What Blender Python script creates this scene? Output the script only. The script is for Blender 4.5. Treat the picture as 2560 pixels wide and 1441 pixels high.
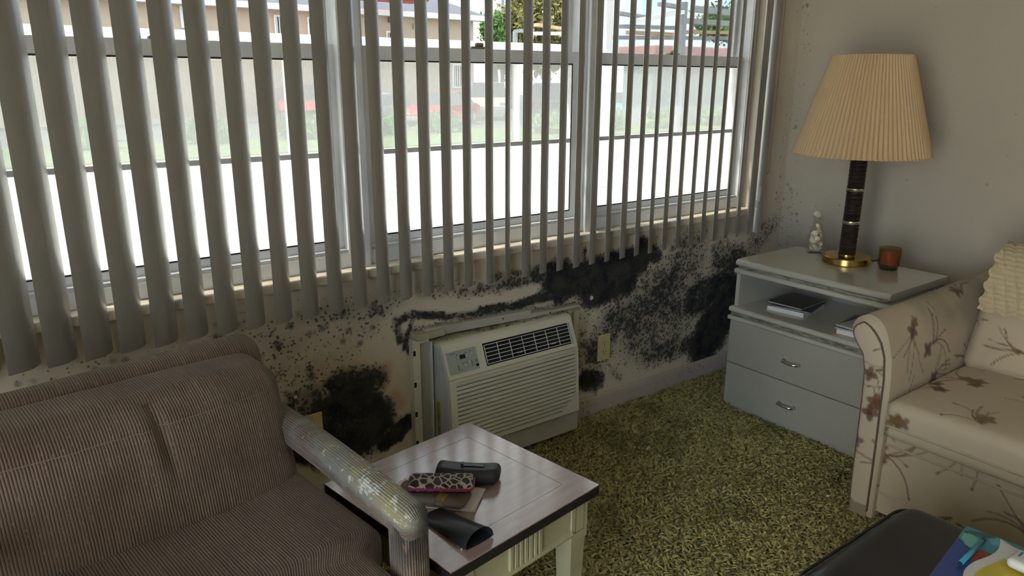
import bpy, bmesh, math, random
import numpy as np
from mathutils import Matrix, Vector
for o in list(bpy.data.objects): bpy.data.objects.remove(o)
SC = bpy.context.scene
COL = SC.collection
rng = np.random.default_rng(7)
random.seed(7)
# ------------------------------------------------------------------ camera
# world: window wall is y=0 (outside y>0), lamp wall is x=0 (room x<0), floor z=0
IW, IH, FPX = 2560.0, 1441.0, 1851.4
YAW, PITCH, ROLL = .6406, .2768, .004
CP = np.array([-3.2286, -2.1087, 1.3742])
FW = np.array([math.sin(YAW)*math.cos(PITCH), math.cos(YAW)*math.cos(PITCH), -math.sin(PITCH)])
_r = np.array([math.cos(YAW), -math.sin(YAW), 0.]); _u = np.cross(_r, FW)
RT = _r*math.cos(ROLL)+_u*math.sin(ROLL); UP = -_r*math.sin(ROLL)+_u*math.cos(ROLL)
def hit(axis, val, px, py):
    d = FW+RT*(px-IW/2)/FPX-UP*(py-IH/2)/FPX
    return CP+d*((val-CP[axis])/d[axis])
def onx(v, px, py): return hit(0, v, px, py)
def ony(v, px, py): return hit(1, v, px, py)
def onz(v, px, py): return hit(2, v, px, py)
cam = bpy.data.cameras.new('camera'); cam.sensor_width = 36; cam.lens = FPX*36/IW; cam.clip_start = .02; cam.clip_end = 300
co = bpy.data.objects.new('camera', cam); COL.objects.link(co)
co.matrix_world = Matrix(((RT[0], UP[0], -FW[0], CP[0]), (RT[1], UP[1], -FW[1], CP[1]), (RT[2], UP[2], -FW[2], CP[2]), (0, 0, 0, 1)))
SC.camera = co
SC.view_settings.view_transform = 'Standard'; SC.view_settings.look = 'None'; SC.view_settings.gamma = 1
SC.view_settings.use_curve_mapping = False
SC.view_settings.exposure = 1.6
# ------------------------------------------------------------------ node helper
class NT:
    def __init__(s, tree): s.t = tree; tree.nodes.clear()
    def n(s, typ, inp=None, **kw):
        nd = s.t.nodes.new('ShaderNode'+typ)
        for k, v in kw.items(): setattr(nd, k, v)
        for k, v in (inp or {}).items():
            sk = nd.inputs[k]
            if isinstance(v, bpy.types.NodeSocket): s.t.links.new(v, sk)
            else:
                if sk.type == 'RGBA' and len(v) == 3: v = (*v, 1)
                sk.default_value = v
        return nd
    def math(s, op, a, b=0., c=None, clamp=False):
        nd = s.n('Math', {0: a, 1: b}, operation=op, use_clamp=clamp)
        if c is not None:
            if isinstance(c, bpy.types.NodeSocket): s.t.links.new(c, nd.inputs[2])
            else: nd.inputs[2].default_value = c
        return nd.outputs[0]
    def mix(s, f, a, b):
        nd = s.n('Mix', data_type='RGBA')
        for k, v in ((0, f), (6, a), (7, b)):
            if isinstance(v, bpy.types.NodeSocket): s.t.links.new(v, nd.inputs[k])
            else: nd.inputs[k].default_value = v if k == 0 else (*v, 1) if len(v) == 3 else v
        return nd.outputs[2]
    def noise(s, vec, scale, detail=3., rough=.55):
        return s.n('TexNoise', {'Vector': vec, 'Scale': scale, 'Detail': detail, 'Roughness': rough}).outputs[0]
    def step(s, v, a, b):
        return s.n('MapRange', {0: v, 1: a, 2: b, 3: 0., 4: 1.}, interpolation_type='SMOOTHSTEP').outputs[0]
    def coord(s, k='Object'): return s.n('TexCoord').outputs[k]
    def attr(s, name): return s.n('Attribute', attribute_name=name)
    def scale(s, v, xyz): return s.n('Mapping', {'Vector': v, 'Scale': xyz}).outputs[0]
    def bump(s, h, st=.3, dist=.01): return s.n('Bump', {'Height': h, 'Strength': st, 'Distance': dist}).outputs[0]
    def out(s, sh): s.t.links.new(sh, s.n('OutputMaterial').inputs[0])
MATS = {}
def newmat(name):
    m = bpy.data.materials.new(name); m.use_nodes = True; MATS[name] = m
    return m, NT(m.node_tree)
def M(name, col, rough=.5, metal=0., var=0., vscale=8., bump=0., bscale=60., spec=.5, coat=0., col2=None, stretch=None):
    """plain procedural material: base colour with noise variation and fine relief"""
    if name in MATS: return MATS[name]
    m, t = newmat(name)
    v = t.coord()
    if stretch: v = t.scale(v, stretch)
    c = col
    if var or col2:
        f = t.noise(v, vscale, 4.)
        c2 = col2 or tuple(max(0, x*(1-var)) for x in col)
        c = t.mix(t.step(f, .32, .68), c2, tuple(min(1, x*(1+var*.5)) for x in col) if not col2 else col)
    p = t.n('BsdfPrincipled', {'Base Color': c if not isinstance(c, tuple) else (*c, 1), 'Roughness': rough, 'Metallic': metal, 'Specular IOR Level': spec, 'Coat Weight': coat})
    if bump: t.t.links.new(t.bump(t.noise(v, bscale, 3.), bump), p.inputs['Normal'])
    t.out(p.outputs[0])
    return m
# ------------------------------------------------------------------ world, sun
wd = bpy.data.worlds.new('sky'); SC.world = wd; wd.use_nodes = True
t = NT(wd.node_tree)
g = t.n('TexCoord').outputs['Generated']
f = t.step(t.noise(g, 3.2, 5., .6), .30, .54)
skyc = t.mix(f, (.42, .68, 1.), (1., .985, .96))
bg = t.n('Background', {'Color': skyc, 'Strength': 3.0})
t.t.links.new(bg.outputs[0], t.n('OutputWorld').inputs[0])
sl = bpy.data.lights.new('sun_offscreen', 'SUN'); sl.energy = 7.0; sl.angle = .009; sl.color = (1., .95, .86)
so = bpy.data.objects.new('sun_offscreen', sl); COL.objects.link(so)
so.rotation_euler = Vector((.42, -.25, -.87)).to_track_quat('-Z', 'Y').to_euler()
so.location = (-3, 3, 12)
# ------------------------------------------------------------------ mesh helpers
def box(x0, x1, y0, y1, z0, z1):
    V = [(x, y, z) for x in (x0, x1) for y in (y0, y1) for z in (z0, z1)]
    return V, [(0, 1, 3, 2), (4, 6, 7, 5), (0, 4, 5, 1), (2, 3, 7, 6), (0, 2, 6, 4), (1, 5, 7, 3)]
def join(*ms):
    V, F = [], []
    for v, f in ms:
        b = len(V); V += [tuple(p) for p in v]; F += [tuple(i+b for i in q) for q in f]
    return V, F
def gridbox(xs, ys, zs):
    idx, V, F = {}, [], []
    nx, ny, nz = len(xs)-1, len(ys)-1, len(zs)-1
    def vi(i, j, k):
        key = (i, j, k)
        if key not in idx: idx[key] = len(V); V.append((xs[i], ys[j], zs[k]))
        return idx[key]
    for i in range(nx):
        for j in range(ny):
            F.append((vi(i, j, 0), vi(i, j+1, 0), vi(i+1, j+1, 0), vi(i+1, j, 0)))
            F.append((vi(i, j, nz), vi(i+1, j, nz), vi(i+1, j+1, nz), vi(i, j+1, nz)))
    for i in range(nx):
        for k in range(nz):
            F.append((vi(i, 0, k), vi(i+1, 0, k), vi(i+1, 0, k+1), vi(i, 0, k+1)))
            F.append((vi(i, ny, k), vi(i, ny, k+1), vi(i+1, ny, k+1), vi(i+1, ny, k)))
    for j in range(ny):
        for k in range(nz):
            F.append((vi(0, j, k), vi(0, j, k+1), vi(0, j+1, k+1), vi(0, j+1, k)))
            F.append((vi(nx, j, k), vi(nx, j+1, k), vi(nx, j+1, k+1), vi(nx, j, k+1)))
    return np.array(V, float), F
def roundpts(V, h, r):
    h = np.array(h); q = np.clip(V, -(h-r), h-r); d = V-q
    n = np.linalg.norm(d, axis=1, keepdims=True); n[n == 0] = 1
    return np.where(np.abs(d).sum(1, keepdims=True) > 0, q+d/n*r, V)
def rbox(x0, x1, y0, y1, z0, z1, r=.004, seg=2):
    h = np.array([(x1-x0)/2, (y1-y0)/2, (z1-z0)/2]); c = np.array([(x1+x0)/2, (y1+y0)/2, (z1+z0)/2]); r = min(r, h.min()*.98)
    def cuts(a):
        s = [a-r+r*math.tan(math.pi/4*i/seg) for i in range(seg+1)]
        return sorted(set([round(-v, 7) for v in s]+[round(v, 7) for v in s]))
    V, F = gridbox(cuts(h[0]), cuts(h[1]), cuts(h[2]))
    return roundpts(V, h, r)+c, F
def softbox(h, r, n):
    """densely gridded rounded box centred on 0; also returns the unrounded points"""
    V, F = gridbox(*[np.linspace(-a, a, k) for a, k in zip(h, n)])
    return roundpts(V, h, r), F, V
def lathe(prof, n=32, cx=0., cy=0., close=True):
    V, F = [], []
    for r, z in prof:
        for k in range(n):
            a = 2*math.pi*k/n; V.append((cx+r*math.cos(a), cy+r*math.sin(a), z))
    m = len(prof)
    for i in range(m-1):
        for k in range(n):
            F.append((i*n+k, i*n+(k+1) % n, (i+1)*n+(k+1) % n, (i+1)*n+k))
    if close: F.append(tuple(range(n))[::-1]); F.append(tuple((m-1)*n+k for k in range(n)))
    return V, F
def tube(path, r, n=8, closed=False):
    P = [np.array(p, float) for p in path]; V, F = [], []; m = len(P)
    nn = None
    for i in range(m):
        a = P[i-1] if (i or closed) else P[i]; b = P[(i+1) % m] if (i < m-1 or closed) else P[i]
        tg = b-a; tg /= np.linalg.norm(tg)+1e-12
        if nn is None:
            nn = np.cross(tg, [0, 0, 1.]); nn = nn if np.linalg.norm(nn) > .1 else np.cross(tg, [1., 0, 0])
        nn = nn-tg*(nn@tg); nn /= np.linalg.norm(nn); bb = np.cross(tg, nn)
        rr = r[i] if hasattr(r, '__len__') else r
        for k in range(n):
            an = 2*math.pi*k/n; V.append(tuple(P[i]+rr*(math.cos(an)*nn+math.sin(an)*bb)))
    for i in range(m if closed else m-1):
        j = (i+1) % m
        for k in range(n): F.append((i*n+k, i*n+(k+1) % n, j*n+(k+1) % n, j*n+k))
    if not closed: F.append(tuple(range(n))[::-1]); F.append(tuple((m-1)*n+k for k in range(n)))
    return V, F
def prism(poly, a, b, axis):
    """extrude a 2-D polygon along an axis: axis 0 -> poly is (y,z), 1 -> (x,z), 2 -> (x,y)"""
    n = len(poly)
    def p(u, v, w): return [(w, u, v), (u, w, v), (u, v, w)][axis]
    V = [p(u, v, a) for u, v in poly]+[p(u, v, b) for u, v in poly]
    return V, [tuple(range(n))[::-1], tuple(range(n, 2*n))]+[(i, (i+1) % n, (i+1) % n+n, i+n) for i in range(n)]
def ring(x0, x1, z0, z1, w, y0, y1):
    """rectangular frame in an x-z plane, one closed mesh"""
    wl, wr, wb, wt = w if hasattr(w, '__len__') else (w,)*4
    o = [(x0, z0), (x1, z0), (x1, z1), (x0, z1)]; i = [(x0+wl, z0+wb), (x1-wr, z0+wb), (x1-wr, z1-wt), (x0+wl, z1-wt)]
    V = [(x, y0, z) for x, z in o+i]+[(x, y1, z) for x, z in o+i]; F = []
    for k in range(4):
        l = (k+1) % 4
        F += [(k, l, 4+l, 4+k), (8+k, 12+k, 12+l, 8+l), (k, 8+k, 8+l, l), (4+k, 4+l, 12+l, 12+k)]
    return V, F
def xf(m, loc=(0, 0, 0), rz=0., rx=0., ry=0.):
    V, F = m
    R = (Matrix.Rotation(rz, 3, 'Z') @ Matrix.Rotation(ry, 3, 'Y') @ Matrix.Rotation(rx, 3, 'X'))
    return np.array(V, float) @ np.array(R).T+np.array(loc, float), F
def mk(name, m, mat, parent=None, smooth=False, attrs=None, local=False, auto=None, **props):
    V, F = m; V = np.array(V, float)
    me = bpy.data.meshes.new(name)
    off = np.zeros(3)
    if parent is None and not local:
        off = np.array([(V[:, 0].min()+V[:, 0].max())/2, (V[:, 1].min()+V[:, 1].max())/2, V[:, 2].min()])
    me.from_pydata((V-off).tolist(), [], [tuple(int(i) for i in q) for q in F])
    for k, a in (attrs or {}).items():
        a = np.asarray(a, np.float32)
        if a.ndim == 1:
            at = me.attributes.new(k, 'FLOAT', 'POINT'); at.data.foreach_set('value', a)
        else:
            if a.shape[1] == 3: a = np.concatenate([a, np.ones((len(a), 1), np.float32)], 1)
            at = me.attributes.new(k, 'FLOAT_COLOR', 'POINT'); at.data.foreach_set('color', a.ravel())
    me.update()
    if smooth: me.shade_smooth()
    if auto is not None:
        me.shade_smooth(); me.set_sharp_from_angle(angle=math.radians(auto))
    if mat is not None: me.materials.append(mat if not isinstance(mat, str) else MATS[mat])
    o = bpy.data.objects.new(name, me); COL.objects.link(o); o.location = off
    if parent is not None: par(o, parent, local)
    for k, v in props.items(): o[k] = v
    return o
def gmat(o):
    m = o.matrix_basis.copy()
    if o.parent: m = gmat(o.parent) @ o.matrix_parent_inverse @ m
    return m
def par(o, p, local=False):
    o.parent = p
    if not local: o.matrix_parent_inverse = gmat(p).inverted()
def tag(o, label=None, cat=None, group=None, kind=None):
    for k, v in (('label', label), ('category', cat), ('group', group), ('kind', kind)):
        if v: o[k] = v
    return o
def thing(name, label=None, cat=None, loc=(0, 0, 0), rz=0., group=None, kind=None):
    o = bpy.data.objects.new(name, None); COL.objects.link(o); o.location = loc; o.rotation_euler = (0, 0, rz); o.empty_display_size = .05
    return tag(o, label, cat, group, kind)
def dup(o, parent=None):
    c = o.copy(); COL.objects.link(c); c.parent = parent
    for ch in list(o.children): dup(ch, c)
    return c
def nz(P, s, seed=0, oct=4):
    """cheap smooth value noise on (n,2) or (n,3) points, about 0..1"""
    r = np.random.default_rng(seed); P = np.asarray(P, float); out = np.zeros(len(P)); amp = 1.; tot = 0.
    for o_ in range(oct):
        tab = r.random((64, 64, 64) if P.shape[1] == 3 else (256, 256)); q = P*s*2**o_+r.random(P.shape[1])*50
        i = np.floor(q).astype(int); fr = q-i; fr = fr*fr*(3-2*fr); acc = 0
        for c in range(2**P.shape[1]):
            bits = [(c >> b) & 1 for b in range(P.shape[1])]; w = 1; ii = []
            for b, bit in enumerate(bits):
                w = w*(fr[:, b] if bit else 1-fr[:, b]); ii.append((i[:, b]+bit) % tab.shape[b])
            acc = acc+w*tab[tuple(ii)]
        out += acc*amp; tot += amp; amp *= .5
    return out/tot
def capsules(P, caps):
    """max over strokes (x0,y0,x1,y1,r,strength): 1 in the core, fading to 0 at r"""
    d = np.zeros(len(P))
    for x0, y0, x1, y1, r, s in caps:
        a = np.array([x0, y0]); b = np.array([x1, y1]); ab = b-a; L = ab@ab+1e-12
        tt = np.clip(((P-a)@ab)/L, 0, 1); q = np.linalg.norm(P-(a+tt[:, None]*ab), axis=1)/r
        k = np.clip(1.25*(1-q), 0, 1); d = np.maximum(d, s*k*k*(3-2*k))
    return d
# ------------------------------------------------------------------ materials of the shell
def wallmat(name, base, base2):
    m, t = newmat(name); v = t.coord()
    den = t.attr('mould').outputs['Fac']; st = t.attr('stain').outputs['Fac']
    c = t.mix(t.noise(v, 2.2, 4.), base2, base)
    c = t.mix(st, c, (.50, .24, .12))
    n1 = t.noise(v, 55., 4., .65); n2 = t.noise(v, 14., 3.)
    vor = t.n('TexVoronoi', {'Vector': v, 'Scale': 78., 'Randomness': 1.}).outputs['Distance']
    vo2 = t.n('TexVoronoi', {'Vector': v, 'Scale': 24., 'Randomness': 1.}).outputs['Distance']
    # grey veil under the colonies
    c = t.mix(t.math('MULTIPLY', t.step(den, .16, .80), .84), c, (.135, .125, .105))
    # blotches and specks that grow with density
    sp = t.math('SUBTRACT', t.math('MULTIPLY', den, 1.1), t.math('MULTIPLY', vor, 1.15))
    sp = t.math('ADD', sp, t.math('MULTIPLY', t.math('SUBTRACT', n1, .5), .9))
    b2 = t.math('SUBTRACT', t.math('MULTIPLY', den, .95), t.math('ADD', t.math('MULTIPLY', vo2, .95), 0.04))
    b2 = t.math('ADD', b2, t.math('MULTIPLY', t.math('SUBTRACT', n2, .5), .8))
    c = t.mix(t.math('MULTIPLY', t.step(b2, -.12, .3), .72), c, (.045, .052, .055))
    c = t.mix(t.math('MULTIPLY', t.step(sp, -.04, .22), .78), c, (.026, .026, .026))
    full = t.step(t.math('ADD', den, t.math('MULTIPLY', t.math('SUBTRACT', n1, .5), .80)), .58, 1.02)
    dk = t.mix(t.step(n2, .35, .65), (.017, .018, .025), (.055, .050, .044))
    c = t.mix(full, c, dk)
    flk = t.step(t.noise(v, 110., 3.), .60, .72)
    c = t.mix(t.math('MULTIPLY', t.math('MULTIPLY', flk, full), .5), c, (.22, .21, .19))
    p = t.n('BsdfPrincipled', {'Base Color': c, 'Roughness': .85, 'Specular IOR Level': .25})
    h = t.math('ADD', t.math('MULTIPLY', n1, t.math('ADD', t.math('MULTIPLY', den, 1.5), .12)), t.math('MULTIPLY', n2, .2))
    t.t.links.new(t.bump(h, .35, .012), p.inputs['Normal']); t.out(p.outputs[0]); return m
wallmat('wall_paint', (.72, .63, .505), (.63, .545, .425))
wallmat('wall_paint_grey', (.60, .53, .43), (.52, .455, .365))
M('ceiling_paint', (.70, .67, .60), .9, var=.1, vscale=3.)
M('window_white', (.86, .865, .87), .45, var=.12, vscale=5., bump=.05)
M('sill_stone', (.78, .68, .54), .6, var=.3, vscale=9., bump=.1, bscale=40.)
M('alu_grey', (.64, .655, .665), .45, metal=.0, var=.15)
M('dark_gasket', (.03, .03, .03), .7)
# clear thin glass for the upper sashes
m, t = newmat('clear_glass')
t.out(t.n('MixShader', {0: t.math('MULTIPLY', t.n('Fresnel', {'IOR': 1.45}).outputs[0], .6), 1: t.n('BsdfTransparent', {'Color': (.50, .51, .51)}).outputs[0], 2: t.n('BsdfGlossy', {'Roughness': .02}).outputs[0]}).outputs[0])
m, t = newmat('door_glass')
t.out(t.n('MixShader', {0: t.math('MULTIPLY', t.n('Fresnel', {'IOR': 1.45}).outputs[0], .6), 1: t.n('BsdfTransparent', {'Color': (.95, .97, .97)}).outputs[0], 2: t.n('BsdfGlossy', {'Roughness': .02}).outputs[0]}).outputs[0])
# hazy fluted plastic in the lower sashes
m, t = newmat('fluted_haze')
v = t.coord()
w = t.n('TexWave', {'Vector': v, 'Scale': 38., 'Distortion': .6, 'Detail': 1.}, wave_type='BANDS', bands_direction='X').outputs['Fac']
hz = t.math('ADD', t.math('MULTIPLY', w, .10), t.math('MULTIPLY', t.noise(v, 5., 3.), .22))
hz = t.math('ADD', hz, .26)
t.out(t.n('MixShader', {0: hz, 1: t.n('BsdfTransparent', {'Color': (.58, .59, .58)}).outputs[0], 2: t.n('BsdfTranslucent', {'Color': (.20, .21, .205)}).outputs[0]}).outputs[0])
# ------------------------------------------------------------------ room shell
RX0, RY0, RZ1 = -4.7, -4.4, 2.44
WX0, WX1, WZ0, WZ1 = -3.55, -.262, .785, 2.12
# carpet floor (base) and pile
m, t = newmat('carpet')
v = t.coord(); n1 = t.noise(v, 130., 3.); n2 = t.noise(v, 3., 3.)
c = t.mix(t.step(n1, .35, .62), (.12, .108, .042), (.50, .44, .165))
c = t.mix(t.math('MULTIPLY', t.step(n2, .4, .7), .35), c, (.12, .13, .03))
p = t.n('BsdfPrincipled', {'Base Color': c, 'Roughness': .95, 'Specular IOR Level': .1})
t.t.links.new(t.bump(n1, .9, .02), p.inputs['Normal']); t.out(p.outputs[0])
m, t = newmat('carpet_pile')
c = t.attr('Col').outputs['Color']
p = t.n('BsdfPrincipled', {'Base Color': c, 'Roughness': .9, 'Specular IOR Level': .12, 'Sheen Weight': .15}); t.out(p.outputs[0])
fl = mk('floor', box(RX0, 0, RY0, 0, -.08, 0), 'carpet', kind='structure')
def pile():
    sp = .0094; xs = np.arange(-2.5, -.30, sp); ys = np.arange(-1.62, -.012, sp)
    G = np.stack(np.meshgrid(xs, ys), -1).reshape(-1, 2)
    G += rng.uniform(-.45, .45, G.shape)*sp
    n = len(G); ang = rng.uniform(0, 2*math.pi, n); ln = rng.uniform(.6, 1.3, n)
    lean = np.stack([np.cos(ang), np.sin(ang)], 1)*(.010+.009*ln)[:, None]+np.array([.003, -.003])
    h = .011*ln+.004*nz(G, 9., 3)
    k = np.arange(4)*math.pi/2; cr = np.stack([np.cos(k), np.sin(k)], 1)
    V = np.zeros((n, 9, 3)); a2 = ang[:, None]+k[None]
    cc = np.stack([np.cos(a2), np.sin(a2)], -1)
    V[:, 0:4, :2] = G[:, None]+cc*.0040; V[:, 0:4, 2] = .0
    V[:, 4:8, :2] = G[:, None]+lean[:, None]*.55+cc*.0046; V[:, 4:8, 2] = (h*.72)[:, None]
    V[:, 8, :2] = G+lean; V[:, 8, 2] = h
    F = []
    tpl = [(i, (i+1) % 4, 4+(i+1) % 4, 4+i) for i in range(4)]
    tri = [(4+i, 4+(i+1) % 4, 8) for i in range(4)]
    base = np.arange(n)*9
    f4 = (base[:, None, None]+np.array(tpl)[None]).reshape(-1, 4); f3 = (base[:, None, None]+np.array(tri)[None]).reshape(-1, 3)
    big = nz(G, 2.2, 11); loc = rng.random(n)
    br = np.clip(.25+.95*loc*(.55+.9*big), 0, 1)
    A = np.array([.12, .108, .042]); B = np.array([.58, .51, .19])
    c = A+(B-A)*br[:, None]
    oc = rng.random(n) < .05; c[oc] = np.array([.24, .15, .04])
    dirt = nz(G, 5., 21) > .66; c[dirt] *= .72
    C = np.repeat(c[:, None], 9, 1)
    me = bpy.data.meshes.new('carpet_pile'); VV = V.reshape(-1, 3)
    me.vertices.add(len(VV)); me.vertices.foreach_set('co', VV.ravel())
    tot = np.concatenate([np.full(len(f4), 4), np.full(len(f3), 3)]); st = np.concatenate([[0], np.cumsum(tot)[:-1]])
    me.loops.add(int(tot.sum())); me.loops.foreach_set('vertex_index', np.concatenate([f4.ravel(), f3.ravel()]).astype(np.int32))
    me.polygons.add(len(tot)); me.polygons.foreach_set('loop_start', st.astype(np.int32)); me.polygons.foreach_set('loop_total', tot.astype(np.int32))
    me.update(calc_edges=True); me.validate()
    at = me.attributes.new('Col', 'FLOAT_COLOR', 'POINT')
    at.data.foreach_set('color', np.concatenate([C.reshape(-1, 3), np.ones((len(VV), 1))], 1).astype(np.float32).ravel())
    me.shade_smooth(); me.materials.append(MATS['carpet_pile'])
    o = bpy.data.objects.new('carpet_pile', me); COL.objects.link(o)
    tag(o, 'olive green and dark shag carpet pile covering the floor', 'carpet', kind='stuff')
pile()
# mould map of the window wall, strokes given in photo pixels on the wall plane
def wpt(px, py): p = ony(0, px, py); return p[0], p[2]
MS = []
def ms(x0, y0, x1, y1, r, s):
    a = wpt(x0, y0); b = wpt(x1, y1); mid = ony(0, (x0+x1)/2, (y0+y1)/2); dep = (mid-CP)@FW
    MS.append((*a, *b, r*dep/FPX, s))
for a in [(1390, 700, 1520, 700, 75, 1.15), (1450, 690, 1600, 650, 62, 1.2), (1480, 720, 1560, 700, 85, 1.15), (1410, 730, 1400, 745, 40, .8), (1605, 615, 1640, 640, 40, .9),
          (1462, 625, 1462, 660, 14, .8), (1800, 790, 1760, 860, 100, 1.1), (1830, 740, 1790, 830, 90, 1.05), (1720, 860, 1640, 880, 60, .62), (1710, 690, 1600, 800, 200, .58), (1700, 800, 1620, 850, 130, .56), (1740, 745, 1810, 720, 95, .82), (1540, 800, 1500, 870, 110, .62), (1800, 640, 1850, 660, 80, .62),
          (1455, 800, 1455, 900, 60, .42), (1465, 950, 1490, 950, 50, 1.0), (1530, 925, 1550, 945, 25, .5),
          (880, 1000, 930, 1060, 105, 1.2), (820, 1050, 900, 1090, 105, 1.15), (850, 960, 930, 950, 75, .75), (960, 1110, 1015, 1060, 36, 1.2), (740, 1110, 800, 1120, 80, 1.1), (720, 1040, 780, 1000, 90, .6), (1000, 1095, 1020, 1045, 20, 1.2),
          (700, 850, 900, 800, 130, .40), (760, 800, 960, 770, 60, .46), (600, 840, 760, 930, 120, .36), (860, 850, 740, 980, 120, .34), (540, 860, 300, 930, 55, .34), (300, 900, 60, 950, 50, .3), (880, 780, 1000, 745, 45, .44),
          (1050, 730, 1250, 720, 40, .40), (1150, 735, 1330, 700, 28, .55), (1250, 700, 1400, 680, 40, .5), (1340, 690, 1400, 670, 40, .8),
          (1000, 850, 990, 800, 22, .72), (992, 805, 1030, 785, 22, .74), (1030, 788, 1110, 790, 20, .74), (1110, 793, 1200, 785, 18, .72), (1150, 790, 1300, 765, 16, .85), (1290, 765, 1360, 740, 24, .9), (1005, 850, 1025, 880, 18, .6), (1010, 870, 1030, 800, 14, .7),
          (1880, 620, 1930, 560, 60, .42), (1940, 480, 1960, 600, 25, .3), (1895, 610, 1880, 590, 25, .45), (1200, 770, 1420, 745, 10, .8), (1640, 600, 1640, 620, 20, .5)]: ms(*a)
stn = []
for a in [(965, 920, 960, 960, 28, .55), (985, 990, 1000, 1010, 26, .6), (990, 1060, 950, 1090, 40, .30), (880, 930, 780, 950, 60, .22), (1030, 860, 1020, 840, 25, .3)]:
    p0 = wpt(a[0], a[1]); p1 = wpt(a[2], a[3]); dep = (ony(0, a[0], a[1])-CP)@FW; stn.append((*p0, *p1, a[4]*dep/FPX, a[5]))
def wall_front():
    xs = sorted(set([round(v, 4) for v in np.arange(RX0, 0, .0125)]+[WX0, WX1, 0.])); zs = sorted(set([round(v, 4) for v in np.arange(0, WZ0, .0125)]+[WZ0, WZ1, RZ1]))
    V, F, idx = [], [], {}
    def vi(i, k):
        if (i, k) not in idx: idx[(i, k)] = len(V); V.append((xs[i], 0., zs[k]))
        return idx[(i, k)]
    for i in range(len(xs)-1):
        for k in range(len(zs)-1):
            if zs[k] >= WZ0-1e-6 and zs[k+1] <= WZ1+1e-6 and xs[i] >= WX0-1e-6 and xs[i+1] <= WX1+1e-6: continue
            F.append((vi(i, k), vi(i+1, k), vi(i+1, k+1), vi(i, k+1)))
    D = .17
    fr = ring(RX0, 0, 0, RZ1, (WX0-RX0, -WX1, WZ0, RZ1-WZ1), .0005, D)
    V2, F2 = join((V, F), fr); P = np.array(V2)[:, [0, 2]]
    inw = np.array(V2)[:, 1] < .0003
    den = capsules(P, MS); den = np.where(den > 0, np.clip(den*(.62+.75*nz(P, 9., 5)), 0, 1), 0)
    den = np.maximum(den, .07*(P[:, 1] < .8)*(nz(P, 4., 9) > .5)*(P[:, 0] > -3.4))*inw
    w = mk('wall_front', (V2, F2), 'wall_paint', attrs={'mould': den, 'stain': capsules(P, stn)*inw}, local=True, kind='structure')
    return w
wf = wall_front()
def wall_right():
    ys = np.linspace(RY0, 0, 180); zs = np.linspace(0, RZ1, 100)
    V = [(0., y, z) for y in ys for z in zs]; n = len(zs)
    F = [(i*n+k, (i+1)*n+k, (i+1)*n+k+1, i*n+k+1) for i in range(len(ys)-1) for k in range(n-1)]
    m2 = box(.001, .12, RY0, .17, 0, RZ1)
    V2, F2 = join((V, F), m2); P = np.array(V2)[:, [1, 2]]
    d = capsules(P, [(-.01, 0, -.01, 2.4, .10, .30), (-.02, .2, -.02, .8, .2, .36), (-.3, .5, -.1, 1.0, .35, .14)])
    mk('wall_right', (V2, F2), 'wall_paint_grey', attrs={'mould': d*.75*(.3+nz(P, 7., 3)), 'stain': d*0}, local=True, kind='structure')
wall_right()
# left wall with a wide glazed patio door behind and beside the camera
DY0, DY1, DZ1 = -3.2, -1.6, 2.12
V, F = ring(RY0, .17, 0, RZ1, (DY0-RY0, .17-DY1, .0004, RZ1-DZ1), RX0-.12, RX0)
mk('wall_left', ([(y, x, z) for x, y, z in V], [f[::-1] for f in F]), 'ceiling_paint', kind='structure')
mk('wall_back', box(RX0, 0, RY0-.12, RY0, 0, RZ1), 'ceiling_paint', kind='structure')
mk('ceiling', box(RX0, .12, RY0, .17, RZ1, RZ1+.12), 'ceiling_paint', kind='structure')
mk('eave_sunshade', box(RX0, .12, .1705, .405, RZ1, RZ1+.14), 'ceiling_paint', kind='structure')  # unseen eave, added at this depth to shade the room from sun
# baseboard along the window wall
def baseboard(name, x0, x1):
    prof = [(0, 0), (-.016, 0), (-.016, .062), (-.012, .078), (-.004, .086), (0, .086)]
    n = 60; V, F = [], []
    for i in range(n+1):
        x = x0+(x1-x0)*i/n
        for y, z in prof: V.append((x, y-.0005, z))
    k = len(prof)
    for i in range(n):
        for j in range(k): F.append((i*k+j, i*k+(j+1) % k, (i+1)*k+(j+1) % k, (i+1)*k+j))
    F += [tuple(range(k))[::-1], tuple(n*k+j for j in range(k))]
    P = np.array(V)[:, [0, 2]]; d = .38*nz(P*[1, .3], 12., 8)
    return mk(name, (V, F), 'board_paint', attrs={'mould': d, 'stain': d*0}, local=True, kind='structure')
wallmat('board_paint', (.55, .47, .40), (.46, .39, .33))
baseboard('baseboard_front', -1.345, 0.); baseboard('baseboard_front', RX0, -2.10)
mk('baseboard_right', box(-.016, -.0005, RY0, -.02, 0, .085), 'window_white', kind='structure')
# window sill
mk('trim_1', rbox(WX0, WX1+.004, -.016, .075, WZ0-.026, WZ0+.003, .005), 'sill_stone', kind='structure', auto=40)
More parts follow.
